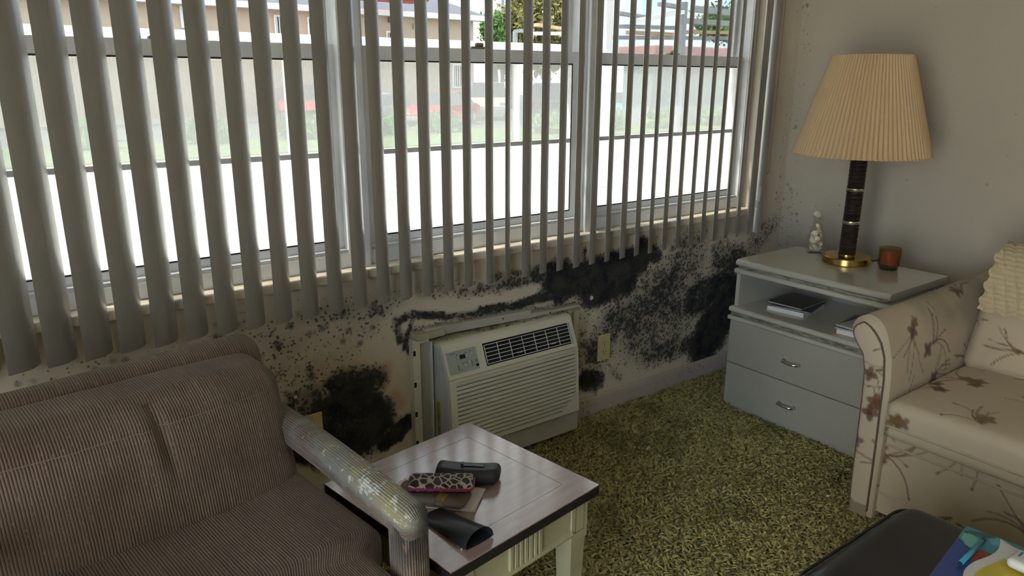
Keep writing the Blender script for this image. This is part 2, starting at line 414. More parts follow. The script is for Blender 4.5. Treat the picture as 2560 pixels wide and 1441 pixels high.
# ------------------------------------------------------------------ windows
def window(n, x0, x1):
    W = thing('window_%d' % n, kind='structure', loc=((x0+x1)/2, .1, WZ0))
    z0, z1 = WZ0+.004, WZ1
    mk('frame', ring(x0, x1, z0, z1, (.038, .038, .045, .04), .045, .165), 'window_white', W)
    # upper sash, fixed, outer plane
    u = mk('upper_sash', ring(x0+.038, x1-.038, 1.428, z1-.04, (.022, .022, .040, .03), .118, .142), 'alu_grey', W)
    mk('upper_pane', box(x0+.058, x1-.058, .128, .131, 1.462, z1-.07), 'clear_glass', W)
    # lower sash, inner plane
    s = mk('lower_sash', ring(x0+.038, x1-.038, z0+.045, 1.468, (.030, .030, .038, .044), .078, .108), 'window_white', W)
    mk('gasket', ring(x0+.066, x1-.066, z0+.081, 1.426, .005, .0775, .0779), 'dark_gasket', s)
    mk('lower_pane', box(x0+.066, x1-.066, .092, .095, z0+.081, 1.426), 'fluted_haze', W)
    mk('muntin', box(x0+.066, x1-.066, .082, .0915, 1.135, 1.150), 'alu_grey', W)
    mk('sash_lock', join(rbox((x0+x1)/2-.03, (x0+x1)/2+.03, .080, .104, 1.468, 1.476, .003), rbox((x0+x1)/2-.008, (x0+x1)/2+.022, .083, .099, 1.476, 1.488, .004)), 'brass_dull', s)
    mk('track', box(x0+.030, x1-.030, .050, .076, z0+.044, z0+.056), 'alu_grey', W)
M('brass_dull', (.30, .26, .16), .45, metal=.8, var=.2)
PD = thing('door_1', kind='structure', loc=(RX0-.06, (DY0+DY1)/2, 0))
for k, (a, b) in enumerate(((DY0, (DY0+DY1)/2+.03), ((DY0+DY1)/2-.03, DY1))):
    V, F = ring(a, b, .001, DZ1, .05, RX0-.05-.045*k, RX0-.01-.045*k); pfo = mk('door_frame', ([(y, x, z) for x, y, z in V], [f[::-1] for f in F]), 'window_white', PD)
    mk('door_pane', box(RX0-.032-.045*k, RX0-.028-.045*k, a+.05, b-.05, .05, DZ1-.05), 'door_glass', pfo)
WIN = [(-3.53, -3.262), (-3.26, -2.232), (-2.228, -1.252), (-1.248, -.264)]
for i, (a, b) in enumerate(WIN[1:]): window(i+1, a, b)
mk('trim_2', box(WX0, -3.2605, .03, .168, WZ0, WZ1), 'window_white', kind='structure')
for i, x in enumerate((-2.23, -1.25)):
    mk('trim_%d' % (i+3), rbox(x-.028, x+.028, .028, .0445, WZ0+.001, WZ1, .004), 'window_white', kind='structure')
# ------------------------------------------------------------------ vertical blind
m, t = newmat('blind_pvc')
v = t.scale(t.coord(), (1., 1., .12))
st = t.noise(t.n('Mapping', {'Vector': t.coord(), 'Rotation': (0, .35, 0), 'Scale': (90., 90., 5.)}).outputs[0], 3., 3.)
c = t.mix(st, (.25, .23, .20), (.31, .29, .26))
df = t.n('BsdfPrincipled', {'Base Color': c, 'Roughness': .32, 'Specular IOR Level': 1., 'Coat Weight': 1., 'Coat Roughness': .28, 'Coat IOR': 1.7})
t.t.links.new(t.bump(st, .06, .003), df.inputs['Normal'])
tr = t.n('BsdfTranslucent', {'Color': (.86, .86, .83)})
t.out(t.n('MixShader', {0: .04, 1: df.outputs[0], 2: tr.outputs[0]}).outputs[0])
M('blind_rail', (.72, .70, .66), .4)
M('bead_brown', (.17, .12, .08), .4)
BL = thing('vertical_blind', 'cream vertical blind of curved slats hanging before the windows', 'blind', loc=(-1.75, -.05, 2.13))
def slat_mesh():
    n = 14; w = .089; sag = .0160; th = .0008; V, F = [], []; zs = np.linspace(0, 1.44, 3)
    for z in zs:
        for s in (0, 1):
            for i in range(n+1):
                q = i/n; V.append((w*q, -sag*4*q*(1-q)-(th if s else 0), z))
    m_ = 2*(n+1)
    for k in range(len(zs)-1):
        lo = k*m_+np.array(list(range(n+1))+[n+1+n-i for i in range(n+1)]); hi = lo+m_; L = len(lo)
        for i in range(L): F.append((lo[i], hi[i], hi[(i+1) % L], lo[(i+1) % L]))
    for k in (0, len(zs)-1):
        for i in range(n):
            q = (k*m_+i, k*m_+i+1, k*m_+n+1+i+1, k*m_+n+1+i); F.append(q if k == 0 else q[::-1])
    return V, F
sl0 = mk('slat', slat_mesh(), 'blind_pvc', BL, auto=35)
NS = 36; SX0, SDX, SZ = -3.2101, .0810, .6848
off = {18: 13, 17: 5, 19: -3, 16: 4, 24: 4, 27: 3}
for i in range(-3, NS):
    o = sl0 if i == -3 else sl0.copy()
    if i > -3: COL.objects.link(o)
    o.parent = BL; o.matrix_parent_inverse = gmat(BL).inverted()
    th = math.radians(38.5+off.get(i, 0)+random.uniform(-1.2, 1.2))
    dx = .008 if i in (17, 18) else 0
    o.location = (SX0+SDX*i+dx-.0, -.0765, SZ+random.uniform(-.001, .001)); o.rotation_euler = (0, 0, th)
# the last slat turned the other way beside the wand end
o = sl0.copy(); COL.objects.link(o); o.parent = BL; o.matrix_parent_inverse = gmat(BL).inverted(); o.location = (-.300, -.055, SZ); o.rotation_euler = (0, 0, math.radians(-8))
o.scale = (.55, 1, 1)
mk('headrail', rbox(WX0-.08, -.20, -.085, -.035, 2.13, 2.175, .006), 'blind_rail', BL, auto=40)
cl = mk('slat_clip', join(rbox(-.300, -.286, -.066, -.052, .80, .835, .002), rbox(-.292, -.284, -.070, -.060, .83, .90, .002)), 'blind_rail', BL)
# bead chain loop
ch = [(-.232, -.05, z) for z in np.arange(2.12, .965, -.0065)]+[(-.232+.012*(1-math.cos(a)), -.05, .962-.012*math.sin(a)) for a in np.linspace(0, math.pi, 7)]+[(-.208, -.05, z) for z in np.arange(.965, 2.12, .0065)]
bm_ = []
for p in ch:
    r = .0021; bm_.append(([(p[0]+r, p[1], p[2]), (p[0]-r, p[1], p[2]), (p[0], p[1]+r, p[2]), (p[0], p[1]-r, p[2]), (p[0], p[1], p[2]+r), (p[0], p[1], p[2]-r)], [(0, 2, 4), (2, 1, 4), (1, 3, 4), (3, 0, 4), (2, 0, 5), (1, 2, 5), (3, 1, 5), (0, 3, 5)]))
mk('bead_chain', join(*bm_, tube(ch, .0009, 5)), 'bead_brown', BL, smooth=True, kind='stuff')
# ------------------------------------------------------------------ air conditioner
M('ac_plastic', (.72, .68, .55), .45, var=.08, vscale=3., bump=.03)
M('ac_side', (.60, .61, .60), .45, var=.06)
M('ac_dark', (.012, .012, .013), .8)
M('ac_bar', (.72, .71, .68), .4)
M('ac_panel', (.40, .43, .38), .35)
M('ac_button', (.55, .56, .52), .35)
M('ac_green', (.16, .40, .22), .4)
M('ac_blue', (.10, .16, .42), .4)
M('ac_screen', (.012, .014, .012), .15)
M('sleeve_metal', (.50, .47, .41), .5, var=.12)
M('tape_yellow', (.52, .47, .03), .6, var=.5, vscale=40., col2=(.22, .20, .05))
wallmat('foam_mouldy', (.50, .47, .32), (.40, .38, .22))
M('crumbling_plaster', (.50, .44, .36), .95, bump=.8, bscale=120., col2=(.07, .06, .055), vscale=70.)
AX0, AX1 = -2.012, -1.435
AC = thing('air_conditioner', 'beige through-wall air conditioner with louvred front grille', 'air conditioner', loc=(-1.72, -.07, .1))
cab = [(-.002, .485), (-.050, .485), (-.060, .470), (-.092, .392), (-.112, .14), (-.108, .118), (-.002, .118)]
mk('cabinet', prism(cab, AX0+.003, AX1-.003, 0), 'ac_side', AC)
for xx in (AX0+.0012, AX1-.0037): mk('side_cheek', prism([(-.002, .498), (-.066, .497), (-.078, .490), (-.1215, .388), (-.1265, .386), (-.1405, .128), (-.120, .118), (-.002, .118)], xx, xx+.0025, 0), 'ac_side', AC)
def on_slope(P0, P1, x0, x1, t0, t1, out, thick):
    """box lying on the plane P0->P1 (in y,z); t in 0..1 along the slope; out = proud distance"""
    d = np.array(P1)-np.array(P0); nrm = np.array([d[1], -d[0]]); nrm /= np.linalg.norm(nrm)
    if nrm[0] > 0: nrm = -nrm
    a = np.array(P0)+d*t0; b = np.array(P0)+d*t1
    q = [a+nrm*out, b+nrm*out, b+nrm*(out-thick), a+nrm*(out-thick)]
    return prism([tuple(p) for p in q], x0, x1, 0)
U0, U1 = (-.083, .486), (-.124, .388); L0, L1 = (-.128, .386), (-.143, .128)
def ux(px, py): return ony(-.104, px, py)[0]
vx0, vx1 = ux(1212, 890), -1.450
cx0, cx1 = ux(1120, 915), ux(1194, 897)
fc = []
fc.append(on_slope(U0, U1, AX0, vx0, 0, 1, 0, .016)); fc.append(on_slope(U0, U1, vx1, AX1, 0, 1, 0, .016))
fc.append(on_slope(U0, U1, vx0, vx1, 0, .10, 0, .016)); fc.append(on_slope(U0, U1, vx0, vx1, .86, 1, 0, .016))
fascia = mk('upper_fascia', join(*fc), 'ac_plastic', AC)
tp = [(-.004, .4985), (-.055, .503), (-.070, .501), (-.079, .495), (-.0835, .486), (-.068, .486), (-.004, .486)]
mk('top_cap', prism(tp, AX0-.001, AX1+.001, 0), 'ac_plastic', AC, auto=35)
vent = mk('vent', on_slope(U0, U1, vx0, vx1, .10, .86, -.0145, .001), 'ac_dark', AC)
for k in range(6): mk('vent_bar', on_slope(U0, U1, vx0+.008, vx1-.006, .16+.126*k, .16+.126*k+.022, -.002, .002), 'ac_bar', vent)
for k in range(8):
    x = vx0+.008+(vx1-vx0-.014)*k/7; mk('vent_upright', on_slope(U0, U1, x-.0010, x+.0012, .16, .81, -.003, .002), 'ac_bar', vent)
for k in (2.55, 5.4):
    x = vx0+.008+(vx1-vx0-.014)*k/7; mk('vane_tab', on_slope(U0, U1, x-.010, x+.010, .66, .70, .002, .004), 'ac_bar', vent)
cp = mk('control_panel', on_slope(U0, U1, cx0, cx1, .12, .86, .0015, .002), 'ac_panel', AC)
def cpt(u, v): return cx0+(cx1-cx0)*u, .12+.74*v
def dot(u, v, r, mat, name, h=.0028):
    x, tt = cpt(u, v); d = np.array(U1)-np.array(U0); L = np.linalg.norm(d); d = d/L; nrm = np.array([d[1], -d[0]]); nrm = nrm if nrm[0] < 0 else -nrm
    c = np.array(U0)+d*L*tt; V = []
    for hh in (.001, h):
        for k in range(12):
            a = 2*math.pi*k/12; q = c+d*r*math.sin(a)+nrm*hh; V.append((x+r*math.cos(a), q[0], q[1]))
    mk(name, (V, [tuple(range(12, 24))]+[(k, (k+1) % 12, 12+(k+1) % 12, 12+k) for k in range(12)]), mat, cp)
for u, v in ((.36, .33), (.52, .48), (.66, .30), (.82, .27), (.40, .66), (.55, .70), (.70, .60)): dot(u, v, .0046, 'ac_button', 'button')
dot(.93, .62, .0052, 'ac_green', 'power_button')
for u, v in [(.33, .20), (.64, .17), (.79, .14), (.31, .66), (.31, .73), (.31, .80), (.31, .87), (.40, .87), (.48, .62), (.60, .60), (.78, .60), (.78, .67), (.78, .74), (.78, .81)]: dot(u, v, .0016, 'ac_dark', 'indicator')
u0, t0 = cpt(.42, .22); u1, t1 = cpt(.60, .40)
mk('display', on_slope(U0, U1, u0, u1, t0, t1, .003, .003), 'ac_screen', cp)
u0, t0 = cpt(.89, .76); u1, t1 = cpt(.98, .88)
mk('receiver_window', on_slope(U0, U1, u0, u1, t0, t1, .003, .003), 'ac_screen', cp)
lg = []
for k in range(7):
    u0, t0 = cpt(.10+.028*k, .07+.012*(k % 3)); u1, t1 = cpt(.10+.028*k+.018, .13+.01*(k % 2)); lg.append(on_slope(U0, U1, u0, u1, t0, t1, .0022, .002))
mk('maker_mark', join(*lg), 'ac_blue', cp, kind='stuff')
# lower front: frame ring + recessed louvres
gx0, gx1 = AX0+.026, AX1-.014
mk('grille_frame', join(on_slope(L0, L1, AX0, gx0, 0, 1, 0, .02), on_slope(L0, L1, gx1, AX1, 0, 1, 0, .02), on_slope(L0, L1, gx0, gx1, 0, .045, 0, .02), on_slope(L0, L1, gx0, gx1, .935, 1, 0, .02)), 'ac_plastic', AC)
mk('grille_back', on_slope(L0, L1, gx0, gx1, .045, .935, -.011, .002), 'ac_dark', AC)
NL = 15
for k in range(NL):
    a = .05+.885*k/NL; b = a+.885/NL*.68
    cut = max(0, k-10)**1.6*.0075
    mk('louver', on_slope(L0, L1, gx0, gx1-cut, a, b, .0005+.0, .010), 'ac_plastic', AC)
    if cut: mk('grille_infill', on_slope(L0, L1, gx1-cut, gx1, a-.006, a+.885/NL, .0002, .010), 'ac_plastic', AC)
mk('base_skirt', rbox(AX0+.02, AX1+.02, -.118, -.018, .032, .112, .006), 'sleeve_metal', AC, auto=40)
# side filler: outer channel, accordion pleats, inner channel
mk('side_channel', join(box(-2.094, -2.066, -.028, -.001, .06, .505), box(-2.094, -2.030, -.028, -.001, .505, .522)), 'ac_plastic', AC)
pts = []
for k in range(13): pts.append((-2.064+.0031*k, -.020 if k % 2 else -.006))
pf = pts+[(x, y+.003) for x, y in pts[::-1]]
mk('accordion_panel', prism(pf, .06, .505, 2), 'ac_plastic', AC)
mk('inner_channel', box(-2.0265, -2.0225, -.036, -.001, .06, .505), 'ac_bar', AC)
for z in (.475, .36, .25, .14): mk('slot', box(-2.0925, -2.084, -.0292, -.028, z-.010, z+.008), 'ac_dark', AC)
# top retaining angle (two lapped lengths), mouldy foam and right filler strip
def rail(x0, x1, za, zb, y0, y1, h):
    return [(x0, y0, za), (x1, y0, zb), (x1, y0, zb+h), (x0, y0, za+h), (x0, y1, za), (x1, y1, zb), (x1, y1, zb+h), (x0, y1, za+h)], [(0, 1, 2, 3), (4, 7, 6, 5), (0, 4, 5, 1), (3, 2, 6, 7), (0, 3, 7, 4), (1, 5, 6, 2)]
mk('top_angle', rail(-2.045, -1.59, .523, .507, -.030, -.002, .030), 'sleeve_metal', AC)
mk('top_angle', rail(-1.60, -1.352, .503, .494, -.034, -.002, .022), 'sleeve_metal', AC)
P = gridbox(np.linspace(-2.02, -1.36, 60), np.linspace(-.05, -.003, 5), [.498, .503, .508])
fd = .62*nz(P[0][:, [0, 1]]*[1, 2], 18., 4)+.10
mk('foam_strip', P, 'foam_mouldy', AC, attrs={'mould': fd, 'stain': fd*0})
mk('corner_board', rbox(-2.09, -1.98, -.05, -.001, .523, .545, .002), 'foam_mouldy', AC, attrs=None)
mk('right_filler', join(box(-1.431, -1.345, -.012, -.001, .09, .493), box(-1.368, -1.345, -.024, -.012, .09, .493)), 'ac_plastic', AC)
for x, z in ((-1.98, .537), (-1.72, .528), (-1.50, .511)): mk('screw', xf(lathe([(.003, 0), (.003, .002)], 8), (x, -.030 if x < -1.6 else -.034, z), rx=math.pi/2), 'ac_dark', AC)
V = [(AX0+.0020, -.040-.018*(k % 2)-.004*random.random(), .285-.022*(k//2)) for k in range(14)]
mk('yellow_tape', (V+[(x-.002, y, z) for x, y, z in V], [(2*k, 2*k+1, 2*k+3, 2*k+2) for k in range(6)]+[(14+2*k, 14+2*k+2, 14+2*k+3, 14+2*k+1) for k in range(6)]), 'tape_yellow', AC)
# crumbling plaster lip above the unit: ragged loose flakes
fl_ = []
for k in range(420):
    u = random.random(); x = -2.07+.72*u; z = .553-.034*u+random.gauss(0, .006); s = random.uniform(.003, .010)
    a = [(x+random.uniform(-s, s)*1.6, -.002-random.random()*.012, z+random.uniform(-s, s)) for _ in range(3)]
    c = np.mean(a, 0)+np.array([0, .002, 0]); fl_.append((a+[tuple(c)], [(0, 1, 2), (0, 2, 3), (0, 3, 1), (1, 3, 2)]))
mk('plaster_flakes', join(*fl_), 'crumbling_plaster', wf, kind='stuff')
# peeled paint chips on the wall right of and left of the unit
pc = []
for px, py in ((738, 992), (1553, 897), (1478, 745)):
    p = ony(-.001, px, py); n_ = 9; r = random.uniform(.005, .010)
    ring_ = [(p[0]+r*random.uniform(.7, 1.1)*math.cos(2*math.pi*k/n_), -.003, p[2]+r*random.uniform(.7, 1.2)*math.sin(2*math.pi*k/n_)) for k in range(n_)]
    pc.append((ring_+[(p[0], -.0005, p[2])], [tuple(range(n_))]+[(k, (k+1) % n_, n_) for k in range(n_)]))
mk('paint_chips', join(*pc), 'ceiling_paint', wf, kind='stuff')
# ------------------------------------------------------------------ wall outlets
M('ivory_plate', (.62, .53, .26), .4)
M('slot_dark', (.02, .02, .02), .7)
M('plug_white', (.62, .62, .58), .4)
def outlet(cx, cz, label, plug):
    O = thing('wall_outlet', label, 'outlet', loc=(cx, -.001, cz))
    pl = mk('cover_plate', rbox(cx-.035, cx+.035, -.007, -.0008, cz-.057, cz+.057, .0025), 'ivory_plate', O, auto=40)
    for s in (-1, 1):
        if plug and s < 0: continue
        zz = cz+s*.0195
        n_ = 20; poly = [(cx+.0165*math.cos(2*math.pi*k/n_), zz+max(-.0125, min(.0125, .0165*math.sin(2*math.pi*k/n_)))) for k in range(n_)]
        r_ = mk('receptacle', prism(poly, -.0085, -.006, 1), 'ivory_plate', O)
        mk('slot', box(cx-.0075, cx-.0055, -.0089, -.0084, zz-.002, zz+.007), 'slot_dark', r_); mk('slot', box(cx+.0055, cx+.0075, -.0089, -.0084, zz-.002, zz+.007), 'slot_dark', r_)
        mk('ground_hole', xf(lathe([(.0025, 0), (.0025, .0005)], 8), (cx, -.0084, zz-.008), rx=math.pi/2), 'slot_dark', r_)
    mk('screw', xf(lathe([(.0028, 0), (.0028, .001)], 8), (cx, -.0068, cz+(.045 if plug else 0)), rx=math.pi/2), 'brass_dull', O)
    return O
p = ony(0, 1508, 868); outlet(p[0], p[2], 'ivory duplex wall outlet right of the air conditioner', False)
p = ony(0, 780, 1076); q = p
outlet(p[0], p[2], 'ivory wall outlet beside the black mould patch, charger plugged in', True)
pa = thing('plug_adapter', 'white plug adapter pushed into the outlet behind the corduroy armchair', 'plug', loc=(p[0]+.004, -.02, p[2]-.02))
mk('housing', rbox(p[0]-.018, p[0]+.026, -.038, -.0075, p[2]-.060, p[2]+.008, .006), 'plug_white', pa, auto=40)
mk('socket_face', box(p[0]-.004, p[0]+.018, -.0388, -.0378, p[2]-.03, p[2]-.012), 'slot_dark', pa)
# ------------------------------------------------------------------ nightstand
M('ns_lacquer_lit', (.52, .495, .42), .22, var=.06, vscale=3., coat=1.)  # same lacquer as the fronts, lightened to put the top's light into colour
M('ns_front', (.39, .365, .305), .42, var=.05, vscale=3.)
M('ns_dark', (.10, .10, .075), .6)
M('chrome', (.75, .75, .75), .18, metal=1.)
m, t = newmat('ns_strip')
v = t.coord(); c = t.mix(t.step(t.noise(t.scale(v, (1, 6, 40)), 4., 4.), .4, .6), (.13, .125, .09), (.30, .295, .24))
t.out(t.n('BsdfPrincipled', {'Base Color': c, 'Roughness': .35}).outputs[0])
NX0, NX1, NY0, NY1, NZT = -.723, -.296, -.927, -.287, .66
NS_ = thing('nightstand', 'grey lacquered nightstand with open shelf and two drawers', 'nightstand', loc=((NX0+NX1)/2, (NY0+NY1)/2, 0))
def nose(z0, z1, xo, ym, mat, name):
    r = (z1-z0)/2; zc = (z0+z1)/2
    pf_ = [(NX1, z0), (NX1, z1)]+[(NX0-xo+r-r*math.sin(a), zc+r*math.cos(a)) for a in np.linspace(0, math.pi, 8)]
    return mk(name, prism(pf_, NY0-ym, NY1+ym, 1), mat, NS_, auto=40)
nose(.634, .660, .0, .0, 'ns_lacquer_lit', 'top')
mk('inlay_strip', box(NX0+.010, NX1, NY0+.008, NY1-.008, .622, .634), 'ns_strip', NS_)
nose(.602, .622, .004, .002, 'ns_lacquer_lit', 'moulding')
mk('side_panel', box(NX0+.012, NX1, NY1-.020, NY1-.002, .462, .602), 'ns_lacquer_lit', NS_)
mk('side_panel', box(NX0+.012, NX1, NY0+.002, NY0+.020, .462, .602), 'ns_lacquer_lit', NS_)
mk('back_panel', box(NX1-.012, NX1-.001, NY0+.021, NY1-.021, .462, .602), 'ns_front', NS_)
nose(.440, .462, .018, .002, 'ns_lacquer_lit', 'shelf')
mk('inlay_strip', box(NX0-.006, NX1, NY0+.003, NY1-.003, .424, .440), 'ns_strip', NS_)
nose(.406, .424, .020, .003, 'ns_lacquer_lit', 'moulding')
mk('carcass', box(NX0+.014, NX1, NY0+.002, NY1-.002, .052, .406), 'ns_front', NS_)
for z0, z1, hz_ in ((.2175, .403, .303), (.034, .2145, .122)):
    d = mk('drawer', rbox(NX0-.006, NX0+.013, NY0+.002, NY1-.002, z0, z1, .002), 'ns_front', NS_, auto=40)
    yc = (NY0+NY1)/2+.018
    pth = [(NX0-.006, yc+.034, hz_), (NX0-.020, yc+.031, hz_), (NX0-.027, yc+.016, hz_), (NX0-.029, yc, hz_), (NX0-.027, yc-.016, hz_), (NX0-.020, yc-.031, hz_), (NX0-.006, yc-.034, hz_)]
    mk('handle', tube(pth, [.0075, .0068, .0055, .005, .0055, .0068, .0075], 10), 'chrome', d, smooth=True)
mk('plinth', box(NX0+.020, NX1-.01, NY0+.02, NY1-.02, .0, .052), 'ns_front', NS_)
mk('bracket', rbox(NX0+.004, NX0+.026, NY0+.010, NY0+.030, .6225, .6335, .002), 'chrome', NS_)
# reading matter on the open shelf
M('paper_white', (.70, .68, .66), .7, var=.12, vscale=20.)
M('mag_dark', (.035, .035, .04), .3)
M('mag_grey', (.22, .22, .22), .4, var=.4, vscale=12.)
M('book_red', (.42, .10, .07), .5, var=.2)
def book(name, label, cat, c, size, rz, cover, grp=None, pages='paper_white'):
    w, d, h = size
    B = thing(name, label, cat, loc=c, rz=rz, group=grp)
    mk('page_block', box(-w/2+.002, w/2-.002, -d/2+.002, d/2-.003, .0012, h-.0012), pages, B, local=True)
    mk('cover', join(box(-w/2, w/2, -d/2, d/2, 0, .0012), box(-w/2, w/2, -d/2, d/2, h-.0012, h), box(-w/2, w/2, d/2-.0025, d/2, 0, h)), cover, B, local=True)
    return B
Z = .4622
p = onz(Z+.012, 1990, 768); B1 = (-.545, -.47)
book('magazine', 'thick magazine with white page edges, bottom of the nightstand shelf pile', 'magazine', (B1[0], B1[1], Z), (.20, .155, .018), math.radians(8), 'paper_white')
book('magazine', 'thin dark magazine lying on the thick white-edged magazine', 'magazine', (B1[0]+.012, B1[1]-.004, Z+.0182), (.21, .16, .005), math.radians(14), 'mag_dark')
book('magazine', 'black topmost magazine of the pile on the nightstand shelf', 'magazine', (B1[0]+.02, B1[1]+.012, Z+.0234), (.20, .155, .006), math.radians(3), 'mag_dark')
B2 = (-.60, -.80)
book('book', 'red hardback book on the nightstand shelf', 'book', (B2[0], B2[1], Z), (.20, .14, .024), math.radians(4), 'book_red')
book('magazine', 'grey magazine lying on the red book', 'magazine', (B2[0]-.004, B2[1]+.004, Z+.0242), (.21, .15, .005), math.radians(9), 'mag_grey')
book('magazine', 'white curled magazine lying over the grey one above the red book', 'magazine', (B2[0], B2[1]-.006, Z+.0294), (.20, .14, .004), math.radians(-3), 'paper_white')
# ------------------------------------------------------------------ table lamp
m, t = newmat('shade_cloth')
v = t.coord(); c = t.mix(t.noise(v, 6., 3.), (.74, .51, .28), (.82, .60, .36))
df = t.n('BsdfPrincipled', {'Base Color': c, 'Roughness': .8, 'Specular IOR Level': .2}); tr = t.n('BsdfTranslucent', {'Color': (.75, .55, .32)})
t.out(t.n('MixShader', {0: .12, 1: df.outputs[0], 2: tr.outputs[0]}).outputs[0])
M('brass', (.62, .42, .13), .25, metal=1., var=.15, vscale=15.)
M('leather_cord', (.045, .028, .022), .45, var=.4, vscale=60.)
M('ring_pale', (.70, .66, .48), .25, metal=.9)
M('cord_black', (.02, .017, .015), .5)
LX, LY = -.40, -.578
LP = thing('table_lamp', 'table lamp with pleated tan shade and dark cord-wrapped stem', 'lamp', loc=(LX, LY, NZT))
z0 = NZT
mk('base', lathe([(.086, z0), (.092, z0+.003), (.092, z0+.026), (.088, z0+.030), (.034, z0+.0315), (.034, z0+.036), (.0, z0+.036)], 48, LX, LY), 'brass', LP, auto=40)
segs = [(z0+.036, z0+.158), (z0+.172, z0+.288), (z0+.302, z0+.414)]
for a, b in segs:
    pr = []; n_ = 20
    for k in range(n_):
        zz = a+(b-a)*k/n_; h = (b-a)/n_; pr += [(.0275, zz), (.0315+.0006*math.sin(k*1.7), zz+h*.35), (.0315+.0006*math.cos(k*2.3), zz+h*.65)]
    pr += [(.0275, b)]
    mk('stem_wrap', lathe(pr, 24, LX, LY), 'leather_cord', LP, auto=60)
for zc in (z0+.165, z0+.295):
    mk('ring', lathe([(.024, zc-.007), (.033, zc-.006), (.034, zc-.002), (.031, zc), (.034, zc+.002), (.033, zc+.006), (.024, zc+.007)], 32, LX, LY), 'ring_pale', LP, auto=40)
mk('stem_cap', lathe([(.020, z0+.414), (.033, z0+.414), (.033, z0+.421), (.012, z0+.422), (.012, z0+.47), (.016, z0+.471), (.016, z0+.53), (0, z0+.53)], 24, LX, LY), 'ring_pale', LP, auto=40)
npl = 84; ZB, ZT2, RB, RTp = 1.092, 1.462, .247, .140
V, F = [], []; PS_ = 6; n2 = npl*PS_
for zz, R_, am in ((ZB, RB, .0048), (ZT2, RTp, .0030)):
    for k in range(n2):
        a = 2*math.pi*k/n2; q = (k % PS_)/PS_; r = R_+am*(2*abs(math.sin(math.pi*q))**.8-1); V.append((LX+r*math.cos(a), LY+r*math.sin(a), zz))
F = [(k, (k+1) % n2, n2+(k+1) % n2, n2+k) for k in range(n2)]
V2 = [(LX+(x-LX)*.994, LY+(y-LY)*.994, z) for x, y, z in V]
F2 = [(b+2*n2, a+2*n2, d+2*n2, c+2*n2) for a, b, c, d in F]
F3 = [(k, 2*n2+k, 2*n2+(k+1) % n2, (k+1) % n2) for k in range(n2)]+[(n2+k, n2+(k+1) % n2, 3*n2+(k+1) % n2, 3*n2+k) for k in range(n2)]
sh = mk('lamp_shade', (V+V2, F+F2+F3), 'shade_cloth', LP, auto=50)
mk('shade_band', tube([(LX+RB*math.cos(a), LY+RB*math.sin(a), ZB+.003) for a in np.linspace(0, 2*math.pi, 97)[:-1]], .0022, 6, True), 'shade_cloth', sh, smooth=True)
mk('shade_band', tube([(LX+RTp*math.cos(a), LY+RTp*math.sin(a), ZT2-.002) for a in np.linspace(0, 2*math.pi, 97)[:-1]], .0022, 6, True), 'shade_cloth', sh, smooth=True)
mk('harp', tube([(LX+.012, LY, z0+.50), (LX+.06, LY, z0+.56), (LX+.06, LY, z0+.72), (LX, LY, z0+.79), (LX-.06, LY, z0+.72), (LX-.06, LY, z0+.56), (LX-.012, LY, z0+.50)], .002, 6), 'brass', LP, smooth=True)
mk('power_cord', tube([(LX+.05, LY-.078, z0+.012), (LX+.065, LY-.102, z0+.020), (LX+.08, LY-.118, z0+.019), (LX+.098, LY-.122, z0+.006), (LX+.108, LY-.122, z0+.0035)], .003, 8), 'cord_black', LP, smooth=True)
# ------------------------------------------------------------------ carafe of shells and votive
m, t = newmat('vase_glass')
t.out(t.n('MixShader', {0: t.math('ADD', t.math('MULTIPLY', t.n('LayerWeight', {'Blend': .35}).outputs['Facing'], .14), .01), 1: t.n('BsdfTransparent', {'Color': (.985, .99, .985)}).outputs[0], 2: t.n('BsdfGlossy', {'Roughness': .04, 'Color': (.9, .92, .9)}).outputs[0]}).outputs[0])
m, t = newmat('votive_glass')
c = t.mix(t.step(t.noise(t.coord(), 45., 4.), .35, .65), (.08, .07, .045), (.20, .17, .11))
t.out(t.n('MixShader', {0: .16, 1: t.n('BsdfTransparent', {'Color': (.86, .78, .62)}).outputs[0], 2: t.n('BsdfPrincipled', {'Base Color': c, 'Roughness': .15}).outputs[0]}).outputs[0])
VX, VY = -.345, -.405
op = [(.030, 0), (.036, .003), (.0385, .02), (.0395, .055), (.036, .080), (.024, .108), (.019, .125), (.0195, .140), (.028, .160)]
ip = [(r-.0022, z+.006 if k == 0 else z) for k, (r, z) in enumerate(op)]
cv = mk('glass_carafe', lathe([(0, 0)]+op+ip[::-1]+[(0, .006)], 32, 0, 0, close=False), 'vase_glass', local=True, auto=50)
cv.location = (VX, VY, NZT); tag(cv, 'small clear glass carafe filled with seashells on the nightstand', 'carafe')
m, t = newmat('shell')
c = t.mix(t.n('ObjectInfo').outputs['Random'], (.88, .76, .58), (.86, .50, .30)); c = t.mix(t.noise(t.coord(), 120., 2.), c, (.92, .82, .66))
t.out(t.n('BsdfPrincipled', {'Base Color': c, 'Roughness': .5}).outputs[0])
def shell_mesh(R=.014):
    V, F = [(0, -R*.75, .001)], []; na, nr = 15, 4
    for j in range(1, nr+1):
        for i in range(na):
            a = math.pi*(-.12+1.24*i/(na-1)); r = R*(j/nr)
            ridge = .0007*(i % 2)*(j/nr)
            V.append((r*math.cos(a), -R*.75*(1-j/nr)+r*math.sin(a)*(.95), .0055*(1-(j/nr)**2)+ridge))
    for i in range(na-1):
        F.append((0, 1+i, 2+i))
        for j in range(nr-1): a = 1+j*na+i; F.append((a, a+na, a+na+1, a+1))
    n = len(V); V += [(x, y, z-.0012) for x, y, z in V]; F += [tuple(i+n for i in f[::-1]) for f in F]
    return V, F
s0 = None
